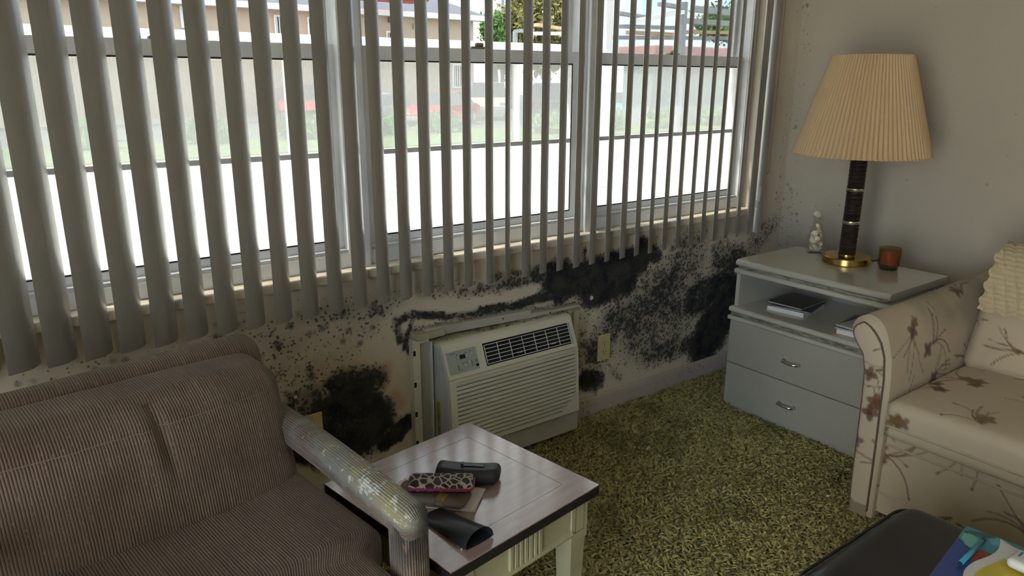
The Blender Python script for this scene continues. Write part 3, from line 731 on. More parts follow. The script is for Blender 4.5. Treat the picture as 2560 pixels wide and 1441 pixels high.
def shell(x, y, z, rot, sc, label):
    global s0
    if s0 is None: s0 = o = mk('seashell', shell_mesh(), 'shell', local=True, smooth=True)
    else: o = s0.copy(); COL.objects.link(o)
    o.location = (x, y, z); o.rotation_euler = rot; o.scale = (sc,)*3
    return tag(o, label, 'seashell', 'seashells in the glass carafe')
for k in range(26):
    z = .010+.105*(k/26); rr = .021 if z < .075 else .021-.45*(z-.075); a = k*2.4
    shell(VX+rr*math.cos(a)*.85, VY+rr*math.sin(a)*.85, NZT+z+.006, (random.uniform(.8, 2.2), random.uniform(-.5, .5), a-math.pi/2+random.uniform(-.4, .4)), random.uniform(.9, 1.2) if z < .08 else .62, 'small scallop seashell inside the glass carafe')
o = shell(VX-.002, VY+.006, NZT+.163, (1.2, .3, -.5), 1.15, 'orange scallop seashell sticking out of the carafe mouth')
vx, vy = -.372, -.735
VT = thing('votive_holder', 'small dark glass votive holder beside the lamp', 'candle holder', loc=(vx, vy, NZT))
op = [(.033, 0), (.035, .003), (.037, .012), (.0395, .02), (.041, .05), (.040, .085)]
mk('glass_cup', lathe([(0, NZT)]+[(r, NZT+z) for r, z in op]+[(r-.003, NZT+z) for r, z in op[::-1][:4]]+[(0, NZT+.014)], 32, vx, vy, close=False), 'votive_glass', VT, auto=50)
mk('foot', lathe([(.0, NZT+.0002), (.029, NZT+.0002), (.031, NZT+.010), (0, NZT+.011)], 24, vx, vy, close=False), 'cord_black', VT)
M('candle_red', (.72, .14, .05), .5, var=.2, vscale=30.)
mk('candle', lathe([(0, NZT+.020), (.030, NZT+.020), (.031, NZT+.068), (.028, NZT+.071), (0, NZT+.069)], 24, vx, vy, close=False), 'candle_red', VT, auto=50)
# ------------------------------------------------------------------ floral sofa
m, t = newmat('floral_cloth')
c = t.attr('Col').outputs['Color']; v = t.coord()
c = t.mix(t.math('MULTIPLY', t.step(t.noise(v, 7., 4.), .55, .8), .35), c, (.30, .24, .17))
p = t.n('BsdfPrincipled', {'Base Color': c, 'Roughness': .85, 'Specular IOR Level': .2, 'Sheen Weight': .1})
t.t.links.new(t.bump(t.noise(v, 400., 2.), .12, .002), p.inputs['Normal']); t.out(p.outputs[0])
M('welt_brown', (.13, .085, .06), .8)
M('welt_cream', (.50, .42, .30), .85)
CREAM = np.array([.55, .455, .33])
def floral(U, seed, cell=.21, base=CREAM):
    """printed sprigs: blossoms of petals, grass-like stems and small leaves, on (n,2) metres"""
    r = np.random.default_rng(seed); U = np.asarray(U, float); n = len(U); C = np.repeat(base[None], n, 0).copy()
    C *= (.93+.14*nz(U, 6., seed))[:, None]
    mn, mx = U.min(0)-.1, U.max(0)+.1
    def paint(mask, col): C[:] = C*(1-mask[:, None])+np.array(col)*mask[:, None]
    def stroke(pts, w, col, a=.8):
        d = np.full(n, 9.)
        for p0, p1 in zip(pts[:-1], pts[1:]):
            ab = p1-p0; tt = np.clip(((U-p0)@ab)/(ab@ab+1e-12), 0, 1); d = np.minimum(d, np.linalg.norm(U-(p0+tt[:, None]*ab), axis=1))
        paint(a*np.clip(1.5-d/w, 0, 1), col)
    def petal(c, ang, L, W, col, a=.85):
        e = np.array([math.cos(ang), math.sin(ang)]); q = U-c-e*L*.6; x = q@e/L; y = (q@np.array([-e[1], e[0]]))/W
        paint(a*np.clip(2.6*(1-np.sqrt(x*x+y*y)), 0, 1), col)
    brown = [(.15, .075, .035), (.13, .065, .045), (.19, .115, .05), (.16, .10, .09)]
    for gx in np.arange(mn[0], mx[0], cell):
        for gy in np.arange(mn[1], mx[1], cell*1.1):
            c0 = np.array([gx, gy])+r.uniform(-.35, .35, 2)*cell; main = r.uniform(0, 2*math.pi)
            for s in range(r.integers(4, 8)):
                a = main+r.uniform(-.7, .7); L = r.uniform(.06, .15); bend = r.uniform(-.9, .9)
                pts = [c0+L*q*np.array([math.cos(a+bend*q), math.sin(a+bend*q)]) for q in np.linspace(0, 1, 6)]
                stroke(pts, r.uniform(.0020, .0030), brown[r.integers(4)], r.uniform(.5, .85))
                if r.random() < .55: petal(pts[-1], a+bend*1.5, r.uniform(.007, .013), r.uniform(.003, .006), brown[r.integers(4)], .75)
            for b in range(r.integers(1, 4)):
                cb = c0+r.uniform(-.035, .035, 2); k = r.integers(4, 6); s = r.uniform(.014, .023); col = brown[r.integers(4)]
                for q in range(k): petal(cb, main+2*math.pi*q/k, s, s*.62, tuple(np.array(col)*r.uniform(.8, 1.25)), .85)
    return C
SF = thing('sofa', 'cream sofa with brown floral print and rolled arm', 'sofa', loc=(-.6, -1.8, 0))
PROF = [(-1.052, .006), (-1.046, .131), (-1.044, .275), (-1.041, .402), (-1.036, .50), (-1.024, .552), (-1.004, .573), (-.985, .588), (-.974, .616), (-.978, .642), (-.992, .662), (-1.024, .677), (-1.054, .669), (-1.078, .645), (-1.096, .60), (-1.109, .55), (-1.116, .48), (-1.119, .38), (-1.121, .006)]
def dense(pts, step):
    out = []; 
    for a, b in zip(pts[:-1], pts[1:]):
        a, b = np.array(a), np.array(b); k = max(1, int(round(np.linalg.norm(b-a)/step))); out += [a+(b-a)*i/k for i in range(k)]
    return np.array(out+[np.array(pts[-1])])
def smoothpoly(P, it=3):
    P = P.copy()
    for _ in range(it): P[1:-1] = .5*P[1:-1]+.25*(P[:-2]+P[2:])
    return P
def sweep_arm(name, flip, y_of, root):
    pf_ = smoothpoly(dense(PROF, .0055), 6); s = np.concatenate([[0], np.cumsum(np.linalg.norm(np.diff(pf_, axis=0), axis=1))]); xs = np.arange(-1.043, -.10, .0058); V = []; U = []
    for x in xs:
        k = (x+1.043)/.94
        for (y, z), q in zip(pf_, s):
            V.append((x, y_of(y), z+.018*k*max(0, (z-.4)/.27)-.006*math.sin(math.pi*k)*max(0, z-.55)/.12)); U.append((x, q))
    n = len(pf_); F = []
    for i in range(len(xs)-1):
        for j in range(n-1):
            f = (i*n+j, (i+1)*n+j, (i+1)*n+j+1, i*n+j+1); F.append(f if not flip else f[::-1])
        F.append((i*n+n-1, (i+1)*n+n-1, (i+1)*n, i*n) if not flip else (i*n, (i+1)*n, (i+1)*n+n-1, i*n+n-1))
    F += [tuple(range(n)), tuple((len(xs)-1)*n+j for j in range(n))[::-1]]
    U = np.array(U); C = floral(U, 31)
    Va = np.array(V)
    soil = capsules(np.stack([Va[:, 0], Va[:, 2]], 1), [(-.75, .66, -.30, .64, .12, .8)])*(Va[:, 1] < -1.0)*nz(Va[:, [0, 2]], 11., 4)
    C = C*(1-.75*soil[:, None])+np.array([.10, .085, .07])*.75*soil[:, None]
    return mk(name, (V, F), 'floral_cloth', root, smooth=True, attrs={'Col': C})
arm = sweep_arm('arm', False, lambda y: y, SF)
LFT = np.array([(0, -1.050), (.13, -1.045), (.40, -1.041), (.50, -1.036), (.55, -1.024), (.575, -1.003), (.60, -.987), (.618, -.984), (.634, -.992), (.648, -1.012)])
RGT = np.array([(0, -1.106), (.267, -1.103), (.38, -1.100), (.483, -1.098), (.553, -1.090), (.596, -1.074), (.622, -1.055), (.640, -1.034), (.648, -1.016)])
zz = np.concatenate([np.linspace(.006, .55, 115), np.linspace(.554, .648, 30)]); V, F = [], []; NC = 15
for z in zz:
    a = np.interp(z, LFT[:, 0], LFT[:, 1]); b = np.interp(z, RGT[:, 0], RGT[:, 1])
    for q in np.linspace(0, 1, NC): V.append((-1.050-.006*math.sin(math.pi*q)**.5, a+(b-a)*q, z))
for i in range(len(zz)-1):
    for j in range(NC-1): F.append((i*NC+j, (i+1)*NC+j, (i+1)*NC+j+1, i*NC+j+1))
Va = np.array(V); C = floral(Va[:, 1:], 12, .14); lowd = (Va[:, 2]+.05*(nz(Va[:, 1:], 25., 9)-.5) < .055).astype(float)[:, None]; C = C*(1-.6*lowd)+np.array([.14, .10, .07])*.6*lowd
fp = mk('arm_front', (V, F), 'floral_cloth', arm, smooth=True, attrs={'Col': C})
edge = [(-1.049, np.interp(z, RGT[:, 0], RGT[:, 1]), z) for z in np.linspace(.03, .648, 60)]+[(-1.049, np.interp(z, LFT[:, 0], LFT[:, 1]), z) for z in np.linspace(.647, .03, 70)]
mk('welt', tube(edge, .0032, 6), 'welt_brown', arm, smooth=True)
# mirrored far arm beyond the frame
arm2 = sweep_arm('arm', True, lambda y: -3.62-y, SF)
def cushion(name, h, r, n, fn, ufn, seed, root, cell=.21):
    V, F, V0 = softbox(h, r, n); W_ = fn(V.copy(), V0)
    return mk(name, (W_, F), 'floral_cloth', root, smooth=True, attrs={'Col': floral(ufn(V0, V), seed, cell)})
for k, yc in enumerate((-1.455, -2.165)):
    hy = .335 if k == 0 else .352
    def seatfn(V, V0, yc=yc, hy=hy):
        u = V0[:, 0]/.30; w = V0[:, 1]/hy
        V[:, 2] += np.where(V[:, 2] > 0, .016*(1-u**4)*(1-w**4), 0)-.008*np.exp(-((V0[:, 1]-.03)/.02)**2)*0
        V[:, 2] += np.where(V0[:, 2] > .03, .004*(nz(V0[:, :2], 14., 6)-.5), 0)
        return V+np.array([-.762, yc, .368])
    sc_ = cushion('seat_cushion', (.305, hy, .062), .028, (130, 140, 18), seatfn, lambda V0, V: np.stack([V0[:, 0]+np.where(V0[:, 0] < -.3, V0[:, 2]-.06, 0), V0[:, 1]], 1), 5+k, SF)
    for zz_ in (.352,):
        mk('welt', tube([(-1.068, yc+s*(hy-.012), zz_) for s in np.linspace(-1, 1, 30)], .0038, 6), 'welt_cream', sc_, smooth=True)
    ang = math.radians(22)
    def backfn(V, V0, yc=yc, hy=hy):
        w = V0[:, 1]/hy; q = V0[:, 2]/.215
        V[:, 0] += np.where(V0[:, 0] < 0, -.030*(1-w**4)*(1-q**4), 0)
        ca, sa = math.cos(ang), math.sin(ang); x = V[:, 0]*ca+V[:, 2]*sa; z = -V[:, 0]*sa+V[:, 2]*ca
        return np.stack([x-.440, V[:, 1]+yc, z+.600], 1)
    cushion('back_cushion', (.075, hy, .215), .045, (12, 100, 72), backfn, lambda V0, V: V0[:, 1:]+[0, np.pi], 15+k, SF)
ys_ = np.linspace(-2.50, -1.121, 320)
xs_ = np.array([-1.02, -1.0, -.6, -.12]); V, F = gridbox(xs_, ys_, np.linspace(.03, .303, 72))
mk('base', (V, F), 'floral_cloth', SF, attrs={'Col': floral(V[:, 1:]+V[:, :1], 44)})
for z in (.268, .098): mk('welt', tube([(-1.021, y, z) for y in np.linspace(-2.5, -1.105, 30)], .0038, 6), 'welt_cream', SF, smooth=True)
V, F = rbox(-.33, -.08, -2.50, -1.10, .03, .74, .07, 5); 
mk('back_frame', (V, F), 'floral_cloth', SF, smooth=True, attrs={'Col': np.repeat(CREAM[None], len(V), 0)})
# crocheted throw over the sofa back
m, t = newmat('crochet')
c = t.mix(t.noise(t.coord(), 60., 3.), (.50, .40, .25), (.64, .54, .36))
t.out(t.n('BsdfPrincipled', {'Base Color': c, 'Roughness': .95, 'Specular IOR Level': .1}).outputs[0])
path = smoothpoly(dense([(-.560, .632), (-.545, .66), (-.50, .765), (-.465, .815), (-.42, .838), (-.36, .832), (-.30, .795), (-.20, .762), (-.10, .756)], .0045), 10)
sl_ = np.concatenate([[0], np.cumsum(np.linalg.norm(np.diff(path, axis=0), axis=1))]); tg = np.gradient(path, axis=0); tg /= np.linalg.norm(tg, axis=1, keepdims=True); nr_ = np.stack([-tg[:, 1], tg[:, 0]], 1)
yy = np.arange(-1.80, -1.135, .0045); V = []
for (x, z), q, (nx_, nz_) in zip(path, sl_, nr_):
    for y in yy:
        b = .010*abs(math.sin((y-.35*q)*math.pi/.034))**.8*(.35+.65*abs(math.sin(q*math.pi/.017)))+.002*math.sin(y*23+q*15)
        sc_e = .004*math.sin(y*2*math.pi/.055) if q < .02 else 0
        V.append((x+nx_*b, y-.005*math.sin(q*2*math.pi/.05)*(y > -1.15), z+nz_*b+sc_e))
n = len(yy); nn_ = len(path); F = [(i*n+j, i*n+j+1, (i+1)*n+j+1, (i+1)*n+j) for i in range(nn_-1) for j in range(n-1)]
top_n = len(V); V += [(x-nr_[k//n][0]*.003, y, z-nr_[k//n][1]*.003) for k, (x, y, z) in enumerate(V)]
F += [tuple(i+top_n for i in f[::-1]) for f in F]
mk('crochet_throw', (V, F), 'crochet', smooth=True, label='cream crocheted throw draped over the floral sofa back', category='throw')
# ------------------------------------------------------------------ black ottoman and what lies on it
m, t = newmat('black_leather')
v = t.coord(); n1 = t.noise(v, 9., 4.)
c = t.mix(t.step(n1, .45, .75), (.010, .011, .015), (.019, .020, .024)); c = t.mix(t.math('MULTIPLY', t.step(t.noise(v, 60., 4.), .66, .76), .35), c, (.12, .12, .10))
p = t.n('BsdfPrincipled', {'Base Color': c, 'Roughness': t.math('ADD', t.math('MULTIPLY', n1, .25), .22), 'Specular IOR Level': .6})
t.t.links.new(t.bump(t.noise(v, 220., 2.), .08, .003), p.inputs['Normal']); t.out(p.outputs[0])
OX, OY = -1.765, -1.775
OT = thing('ottoman', 'black leather ottoman in front of the floral sofa', 'ottoman', loc=(OX, OY, 0))
V, F, V0 = softbox((.243, .365, .095), .055, (36, 50, 16)); V[:, 2] += np.where(V0[:, 2] > .0, .012*(1-(V0[:, 0]/.243)**4)*(1-(V0[:, 1]/.365)**4), 0)
mk('cushion', (V+np.array([OX, OY, .315]), F), 'black_leather', OT, smooth=True)
def rrect(hx, hy, r, z, k=8):
    return [(OX+sx*(hx-r)+r*math.cos(a), OY+sy*(hy-r)+r*math.sin(a), z) for sx, sy, a0 in ((1, 1, 0), (-1, 1, math.pi/2), (-1, -1, math.pi), (1, -1, 1.5*math.pi)) for a in np.linspace(a0, a0+math.pi/2, k)]
for z, e in ((.385, .236), (.245, .238)): mk('seam', tube(rrect(e+.004, e+.126, .055, z), .004, 6, True), 'black_leather', OT, smooth=True)
mk('body', (np.array(rbox(-.232, .232, -.352, .352, .05, .25, .03, 3)[0])+np.array([OX, OY, 0]), rbox(-.232, .232, -.352, .352, .05, .25, .03, 3)[1]), 'black_leather', OT, smooth=True)
for sx in (-1, 1):
    for sy in (-1, 1): mk('foot', lathe([(.016, 0), (.022, .05)], 14, OX+sx*.19, OY+sy*.31), 'cord_black', OT)
ZO = .4225
c0 = onz(ZO, 2415, 1320); c1 = onz(ZO, 2325, 1441); ex = (c1-c0)[:2]; ex /= np.linalg.norm(ex); ey = np.array([-ex[1], ex[0]])
m, t = newmat('printed_cover')
t.out(t.n('BsdfPrincipled', {'Base Color': t.attr('Col').outputs['Color'], 'Roughness': .3}).outputs[0])
gu, gv = np.linspace(0, .27, 82), np.linspace(0, .205, 62); V = []
for u in gu:
    for v_ in gv: q = c0[:2]+ex*u+ey*v_; V.append((q[0], q[1], ZO+.0045))
n = len(gv); F = [(i*n+j, i*n+j+1, (i+1)*n+j+1, (i+1)*n+j) for i in range(len(gu)-1) for j in range(n-1)]
UV = np.array([(u, v_) for u in gu for v_ in gv]); C = np.repeat(np.array([[.035, .075, .28]]), len(UV), 0)
def blob(cu, cv, ru, rv, col, ang=0.):
    d = UV-np.array([cu, cv]); x = d[:, 0]*math.cos(ang)+d[:, 1]*math.sin(ang); y = -d[:, 0]*math.sin(ang)+d[:, 1]*math.cos(ang)
    C[(x/ru)**2+(y/rv)**2+.35*(nz(UV, 60., 5)-.5) < 1] = col
blob(.03, .05, .045, .075, (.05, .26, .30)); blob(.055, .025, .03, .018, (.16, .50, .42), .5); blob(.02, .07, .02, .02, (.10, .40, .48)); blob(.015, .03, .01, .03, (.03, .10, .13), .4)
blob(.105, .055, .030, .020, (.30, .035, .04)); blob(.12, .10, .07, .03, (.22, .12, .06)); blob(.17, .095, .05, .035, (.36, .19, .12)); blob(.085, .11, .03, .02, (.30, .20, .06)); blob(.20, .15, .06, .04, (.10, .06, .05)); blob(.05, .13, .05, .03, (.02, .05, .06)); blob(.24, .07, .02, .05, (.30, .15, .12))
nv = len(V); V += [(x, y, ZO) for x, y, z in V]; F += [tuple(i+nv for i in f[::-1]) for f in F]
rim = [i*n for i in range(len(gu))]+[(len(gu)-1)*n+j for j in range(1, n)]+[i*n+n-1 for i in range(len(gu)-2, -1, -1)]+[j for j in range(n-2, 0, -1)]
F += [(rim[i], rim[(i+1) % len(rim)], rim[(i+1) % len(rim)]+nv, rim[i]+nv) for i in range(len(rim))]
mk('magazine', (V, F), 'printed_cover', attrs={'Col': np.concatenate([C, C*0+.6])}, label='colourful magazine with blue and teal cover lying on the black ottoman', category='magazine')
M('pen_cyan', (.05, .36, .52), .3); M('pen_navy', (.03, .05, .14), .3)
a = onz(ZO+.010, 2392, 1418); b = onz(ZO+.010, 2458, 1352); PN = thing('pen', 'cyan pen lying across the magazine cover', 'pen', loc=tuple(a))
d = (b-a); mk('barrel', tube([a+d*.12, a+d*.96], .0052, 12), 'pen_cyan', PN, smooth=True); mk('tip', tube([a-d*.02, a+d*.04, a+d*.12], [.0012, .003, .0048], 10), 'pen_navy', PN, smooth=True); mk('end_cap', tube([a+d*.96, a+d*1.04], .0048, 10), 'pen_navy', PN, smooth=True)
q = [onz(ZO+.007, *p_) for p_ in ((2500, 1352), (2405, 1455))]; ex2 = (q[1]-q[0])[:2]; L2 = .23; ex2 /= np.linalg.norm(ex2); ey2 = np.array([-ex2[1], ex2[0]])
gu, gv = np.linspace(0, L2, 40), np.linspace(0, .15, 30); V, C = [], []
for u in gu:
    for v_ in gv:
        w_ = q[0][:2]+ex2*(u+.008*math.sin(v_*50))+ey2*(v_+.01*math.sin(u*30)); V.append((w_[0], w_[1], ZO+.0075+.006*nz([[u, v_]], 25., 3)[0])); yel = .02 < v_ < .10 and .055 < u-.25*abs(v_-.05)
        C.append((.62, .50, .06) if yel else (.70, .68, .66))
n = len(gv); F = [(i*n+j, i*n+j+1, (i+1)*n+j+1, (i+1)*n+j) for i in range(len(gu)-1) for j in range(n-1)]; nv = len(V)
V += [(x, y, z-.0012) for x, y, z in V]; F += [tuple(i+nv for i in f[::-1]) for f in F]
mk('paper_napkin', (V, F), 'printed_cover', smooth=True, attrs={'Col': np.array(C+C)}, label='crumpled white and yellow paper napkin on the magazine', category='napkin')
p = onz(ZO+.03, 2556, 1402); BT = thing('pill_box', 'small white plastic case with a teal mark, on the paper napkin', 'case', loc=(p[0], p[1], ZO+.016))
mk('shell', (np.array(rbox(-.028, .028, -.02, .02, 0, .022, .010, 3)[0])+np.array([p[0], p[1], ZO+.016]), rbox(-.028, .028, -.02, .02, 0, .022, .010, 3)[1]), 'ac_bar', BT, smooth=True)
M('teal', (.02, .30, .30), .4)
mk('mark', box(p[0]-.004, p[0]+.016, p[1]+.004, p[1]+.008, ZO+.0378, ZO+.0384), 'teal', BT)
# ------------------------------------------------------------------ end table
m, t = newmat('veneer')
v = t.coord(); w = t.noise(t.scale(v, (2., 14., 2.)), 4., 5.)
c = t.mix(t.step(w, .3, .7), (.38, .25, .235), (.44, .31, .29)); c = t.mix(t.math('MULTIPLY', t.step(t.noise(v, 18., 5.), .62, .78), .15), c, (.14, .09, .085))
p = t.n('BsdfPrincipled', {'Base Color': c, 'Roughness': .26, 'Specular IOR Level': .9, 'Coat Weight': 1., 'Coat Roughness': .15, 'Coat IOR': 1.85}); t.out(p.outputs[0])
M('edge_black', (.018, .014, .013), .5)
M('table_cream', (.46, .41, .25), .5, var=.15, vscale=6.)
M('table_line', (.16, .13, .07), .7)
TZ = .455
pb = onz(TZ, 1173, 1057); pr = onz(TZ, 1498, 1212); e1 = (pr-pb)[:2]; TL = np.linalg.norm(e1); e1 /= TL; lx = np.array([-e1[1], e1[0]])
tc = pb[:2]+e1*TL/2-lx*TL/2; TR = math.atan2(lx[1], lx[0]); h = TL/2
ET = thing('end_table', 'square end table with reddish wood top and cream fluted base', 'table', loc=(tc[0], tc[1], 0), rz=TR)
mk('top_slab', box(-h, h, -h, h, TZ-.026, TZ-.003), 'edge_black', ET, local=True)
bw = .060; g_ = .0011
mit = [(-h, -h), (h, -h), (h-bw, -h+bw), (-h+bw, -h+bw)]
for k in range(4):
    mk('border_board', xf(prism(mit, TZ-.003, TZ, 2), rz=k*math.pi/2), 'veneer', ET, local=True)
mk('centre_panel', box(-h+bw+g_, h-bw-g_, -h+bw+g_, h-bw-g_, TZ-.003, TZ-.0002), 'veneer', ET, local=True)
ai = h-.018
for k in range(4):
    ap = mk('apron', xf(box(-ai+.055, ai-.055, -ai+.004, -ai+.022, TZ-.118, TZ-.026), rz=k*math.pi/2), 'table_cream', ET, local=True)
    mk('moulding', xf(tube([(-ai+.055, -ai+.003, TZ-.108), (ai-.055, -ai+.003, TZ-.108)], .008, 8), rz=k*math.pi/2), 'table_cream', ap, local=True)
    for j in range(7):
        x = -.045+.015*j; mk('reed', xf(rbox(x-.0062, x+.0062, -ai-.003, -ai+.005, TZ-.104, TZ-.030, .003), rz=k*math.pi/2), 'table_cream', ap, local=True)
    lg_ = []
    x0, y0 = ai-.056, -ai
    lv, lf = gridbox([0, 1], [0, 1], [0, 1]); prof_ = [(TZ-.026, .056, 0), (TZ-.135, .056, 0), (TZ-.140, .050, .003), (0.0, .030, .013)]
    V, F = [], []
    for z, s, o_ in prof_: V += [(x0+o_, y0+o_, z), (x0+o_+s, y0+o_, z), (x0+o_+s, y0+o_+s, z), (x0+o_, y0+o_+s, z)]
    for i in range(3):
        for j in range(4): F.append((i*4+j, (i+1)*4+j, (i+1)*4+(j+1) % 4, i*4+(j+1) % 4))
    F += [(0, 1, 2, 3), (15, 14, 13, 12)]
    lgo = mk('leg', xf((V, F), rz=k*math.pi/2), 'table_cream', ET, local=True)
    mk('leg_panel_line', xf((lambda a: ([(x, -ai-.0006 if y == 0 else -ai+.002, z) for x, y, z in a[0]], a[1]))(ring(x0+.012, x0+.044, TZ-.112, TZ-.034, .0012, 0, 1)), rz=k*math.pi/2), 'table_line', lgo, local=True)
# things on the end table
M('case_black', (.022, .024, .028), .38, var=.3, vscale=30., bump=.1, bscale=90.)
M('sleeve_black', (.020, .021, .024), .28, bump=.05, bscale=40.)
M('case_brown', (.13, .095, .07), .5, var=.2, vscale=20.)
M('case_tag', (.33, .22, .07), .6, var=.5, vscale=80.)
M('trim_pink', (.36, .02, .09), .6)
M('envelope', (.66, .60, .53), .8, var=.1, vscale=15.)
m, t = newmat('leopard')
v = t.scale(t.coord(), (1., .75, 1.)); vr = t.n('TexVoronoi', {'Vector': v, 'Scale': 62.}, feature='DISTANCE_TO_EDGE').outputs['Distance']
c = t.mix(t.step(vr, .06, .12), (.46, .40, .33), t.mix(t.step(t.noise(v, 90., 2.), .4, .6), (.010, .007, .006), (.04, .024, .02)))
t.out(t.n('BsdfPrincipled', {'Base Color': c, 'Roughness': .7}).outputs[0])
def dirn(a, b): a = np.array(a); b = np.array(b); return math.atan2(b[1]-a[1], b[0]-a[0])
TT = TZ+.0005
# envelopes
for k, (dx, dr, s, lb) in enumerate(((0, .06, (.205, .098), 'large cream envelope under the spectacle cases on the end table'), (.006, 0., (.20, .092), 'cream envelope between the large envelope and the spectacle cases'))):
    e = mk('envelope', rbox(-s[0]/2, s[0]/2, -s[1]/2, s[1]/2, 0, .003, .0012), 'envelope', local=True, label=lb, category='envelope'); e.location = (-2.474+dx, -.810, TT+.0032*k); e.rotation_euler = (0, 0, math.radians(-50)+dr)
zE = TT+.0066
# brown case
BC = thing('spectacle_case', 'brown leather spectacle case with a tan tab, under the leopard case', 'spectacle case', loc=(-2.490, -.824, zE), rz=math.radians(-53))
V, F, V0 = softbox((.084, .036, .012), .0115, (30, 18, 8)); V[:, 2] *= 1-.35*(V0[:, 0]/.084)**2; V[:, 2] -= V[:, 2].min()
V[:, 1] *= 1-.12*np.clip(V0[:, 0]/.084, -1, 1)**4
mk('body', (V, F), 'case_brown', BC, local=True, smooth=True)
mk('tab', rbox(.020, .040, -.0372, -.006, .010, .0252, .002), 'case_tag', BC, local=True)
# leopard case
LC = thing('spectacle_case', 'leopard print spectacle case with pink trim on the end table', 'spectacle case', loc=(-2.468, -.826, zE+.0245), rz=math.radians(-37))
V, F, V0 = softbox((.072, .031, .011), .010, (28, 16, 8)); V[:, 2] *= 1-.2*(V0[:, 1]/.031)**2; V[:, 2] -= V[:, 2].min(); mk('body', (V, F), 'leopard', LC, local=True, smooth=True)
mk('trim', tube([(-.0725, .024, .011), (-.0725, -.020, .011), (-.066, -.029, .011), (-.04, -.0315, .011), (.05, -.0315, .011), (.068, -.029, .011), (.0725, -.020, .011), (.0725, .018, .012)], .003, 8), 'trim_pink', LC, local=True, smooth=True)
mk('opening', box(.0705, .0722, -.018, .022, .005, .018), 'slot_dark', LC, local=True)
# black hard case with a clip
HC = thing('spectacle_case', 'black hard spectacle case with a belt clip on the end table', 'spectacle case', loc=(-2.375, -.792, TT), rz=math.radians(-42))
V, F, V0 = softbox((.077, .030, .019), .017, (30, 16, 12)); V[:, 1] += .010*(V0[:, 0]/.077)**2-.004; V[:, 2] -= V[:, 2].min(); mk('body', (V, F), 'case_black', HC, local=True, smooth=True)
mk('clip', join(rbox(-.014, .040, -.006, .006, .0375, .0405, .0012), rbox(-.016, -.010, -.006, .006, .036, .045, .0012), rbox(.034, .040, -.006, .006, .035, .040, .0012)), 'sleeve_black', HC, local=True)
# open black sleeve
SV = thing('spectacle_sleeve', 'open black leather spectacle sleeve at the end table edge', 'spectacle case', loc=(-2.510, -.940, TT), rz=math.radians(-83))
V, F = [], []; ns, na = 16, 24
for inn in (0, 1):
    for i in range(ns+1):
        s = i/ns; x = -.078+.156*s; hw = .034+.004*s-.0015*inn; top = .005+.027*s**1.1-.0015*inn
        for k in range(na):
            a = 2*math.pi*k/na; y = hw*math.cos(a); z = top*math.sin(a)**1 if math.sin(a) > 0 else .004*s*math.sin(a)
            V.append((x, y+.006*s, z+.004*s+.0006+(.0008 if inn else 0)))
b2 = (ns+1)*na
for i in range(ns):
    for k in range(na):
        q = (i*na+k, (i+1)*na+k, (i+1)*na+(k+1) % na, i*na+(k+1) % na); F.append(q[::-1]); F.append(tuple(v_+b2 for v_ in q))
for k in range(na): F.append((ns*na+k, ns*na+(k+1) % na, b2+ns*na+(k+1) % na, b2+ns*na+k))
F.append(tuple(range(na)))
mk('body', (V, F), 'sleeve_black', SV, local=True, auto=60)
mk('snap', lathe([(.004, .0), (.004, .003), (.002, .004)], 10, .066, -.031), 'chrome', SV, local=True)
# ------------------------------------------------------------------ corduroy armchair
for nm, c_a, c_b in (('corduroy', (.215, .152, .112), (.29, .215, .165)),):
    m, t = newmat(nm)
    v = t.coord(); rib = t.attr('rib').outputs['Fac']; md = t.attr('mould').outputs['Fac']
    ph = t.math('ADD', t.math('MULTIPLY', rib, 1/.0056), t.math('MULTIPLY', t.noise(v, 30., 2.), .35))
    sn = t.math('SINE', t.math('MULTIPLY', ph, 2*math.pi)); ln_ = t.noise(t.scale(v, (1, 1, 1)), 160., 2.)
    line = t.math('MULTIPLY', t.step(sn, .15, .85), t.step(t.math('ADD', ln_, t.math('MULTIPLY', t.math('SINE', t.math('MULTIPLY', ph, 2.1)), .10)), .22, .40))
    wear = t.noise(v, 5., 4.)
    c = t.mix(t.step(wear, .35, .7), c_a, c_b)
    c = t.mix(t.math('MULTIPLY', line, .85), c, (.045, .030, .022))
    n1 = t.noise(v, 26., 5., .7); n2 = t.noise(v, 45., 4., .7); n3 = t.noise(v, 11., 3.)
    c = t.mix(t.math('MULTIPLY', t.step(t.math('ADD', md, t.math('SUBTRACT', n1, .5)), .35, .75), .75), c, (.29, .30, .265))
    c = t.mix(t.math('MULTIPLY', t.step(t.math('ADD', t.math('MULTIPLY', md, .8), t.math('SUBTRACT', n3, .5)), .55, .9), .8), c, (.46, .385, .18))
    c = t.mix(t.step(t.math('ADD', t.math('MULTIPLY', md, .62), t.math('MULTIPLY', t.math('SUBTRACT', n2, .5), 1.6)), .62, .74), c, (.66, .66, .62))
    c = t.mix(t.attr('soot').outputs['Fac'], c, (.035, .035, .033))
    p = t.n('BsdfPrincipled', {'Base Color': c, 'Roughness': .95, 'Specular IOR Level': .1, 'Sheen Weight': .25, 'Sheen Roughness': .5})
    t.t.links.new(t.bump(t.math('ADD', t.math('MULTIPLY', sn, -.5), t.math('MULTIPLY', t.math('MULTIPLY', n2, md), 2.)), .5, .004), p.inputs['Normal']); t.out(p.outputs[0])
M('stitch', (.27, .205, .155), .9)
AR = thing('armchair', 'tan corduroy armchair with a mouldy padded arm', 'armchair', loc=(-3.02, -.715, 0), rz=math.radians(7.5))
def cord(name, V, F, rib, mould=None, soot=None, root=AR):
    z = np.zeros(len(V)); return mk(name, (V, F), 'corduroy', root, local=True, smooth=True, attrs={'rib': rib, 'mould': z if mould is None else mould, 'soot': z if soot is None else soot})
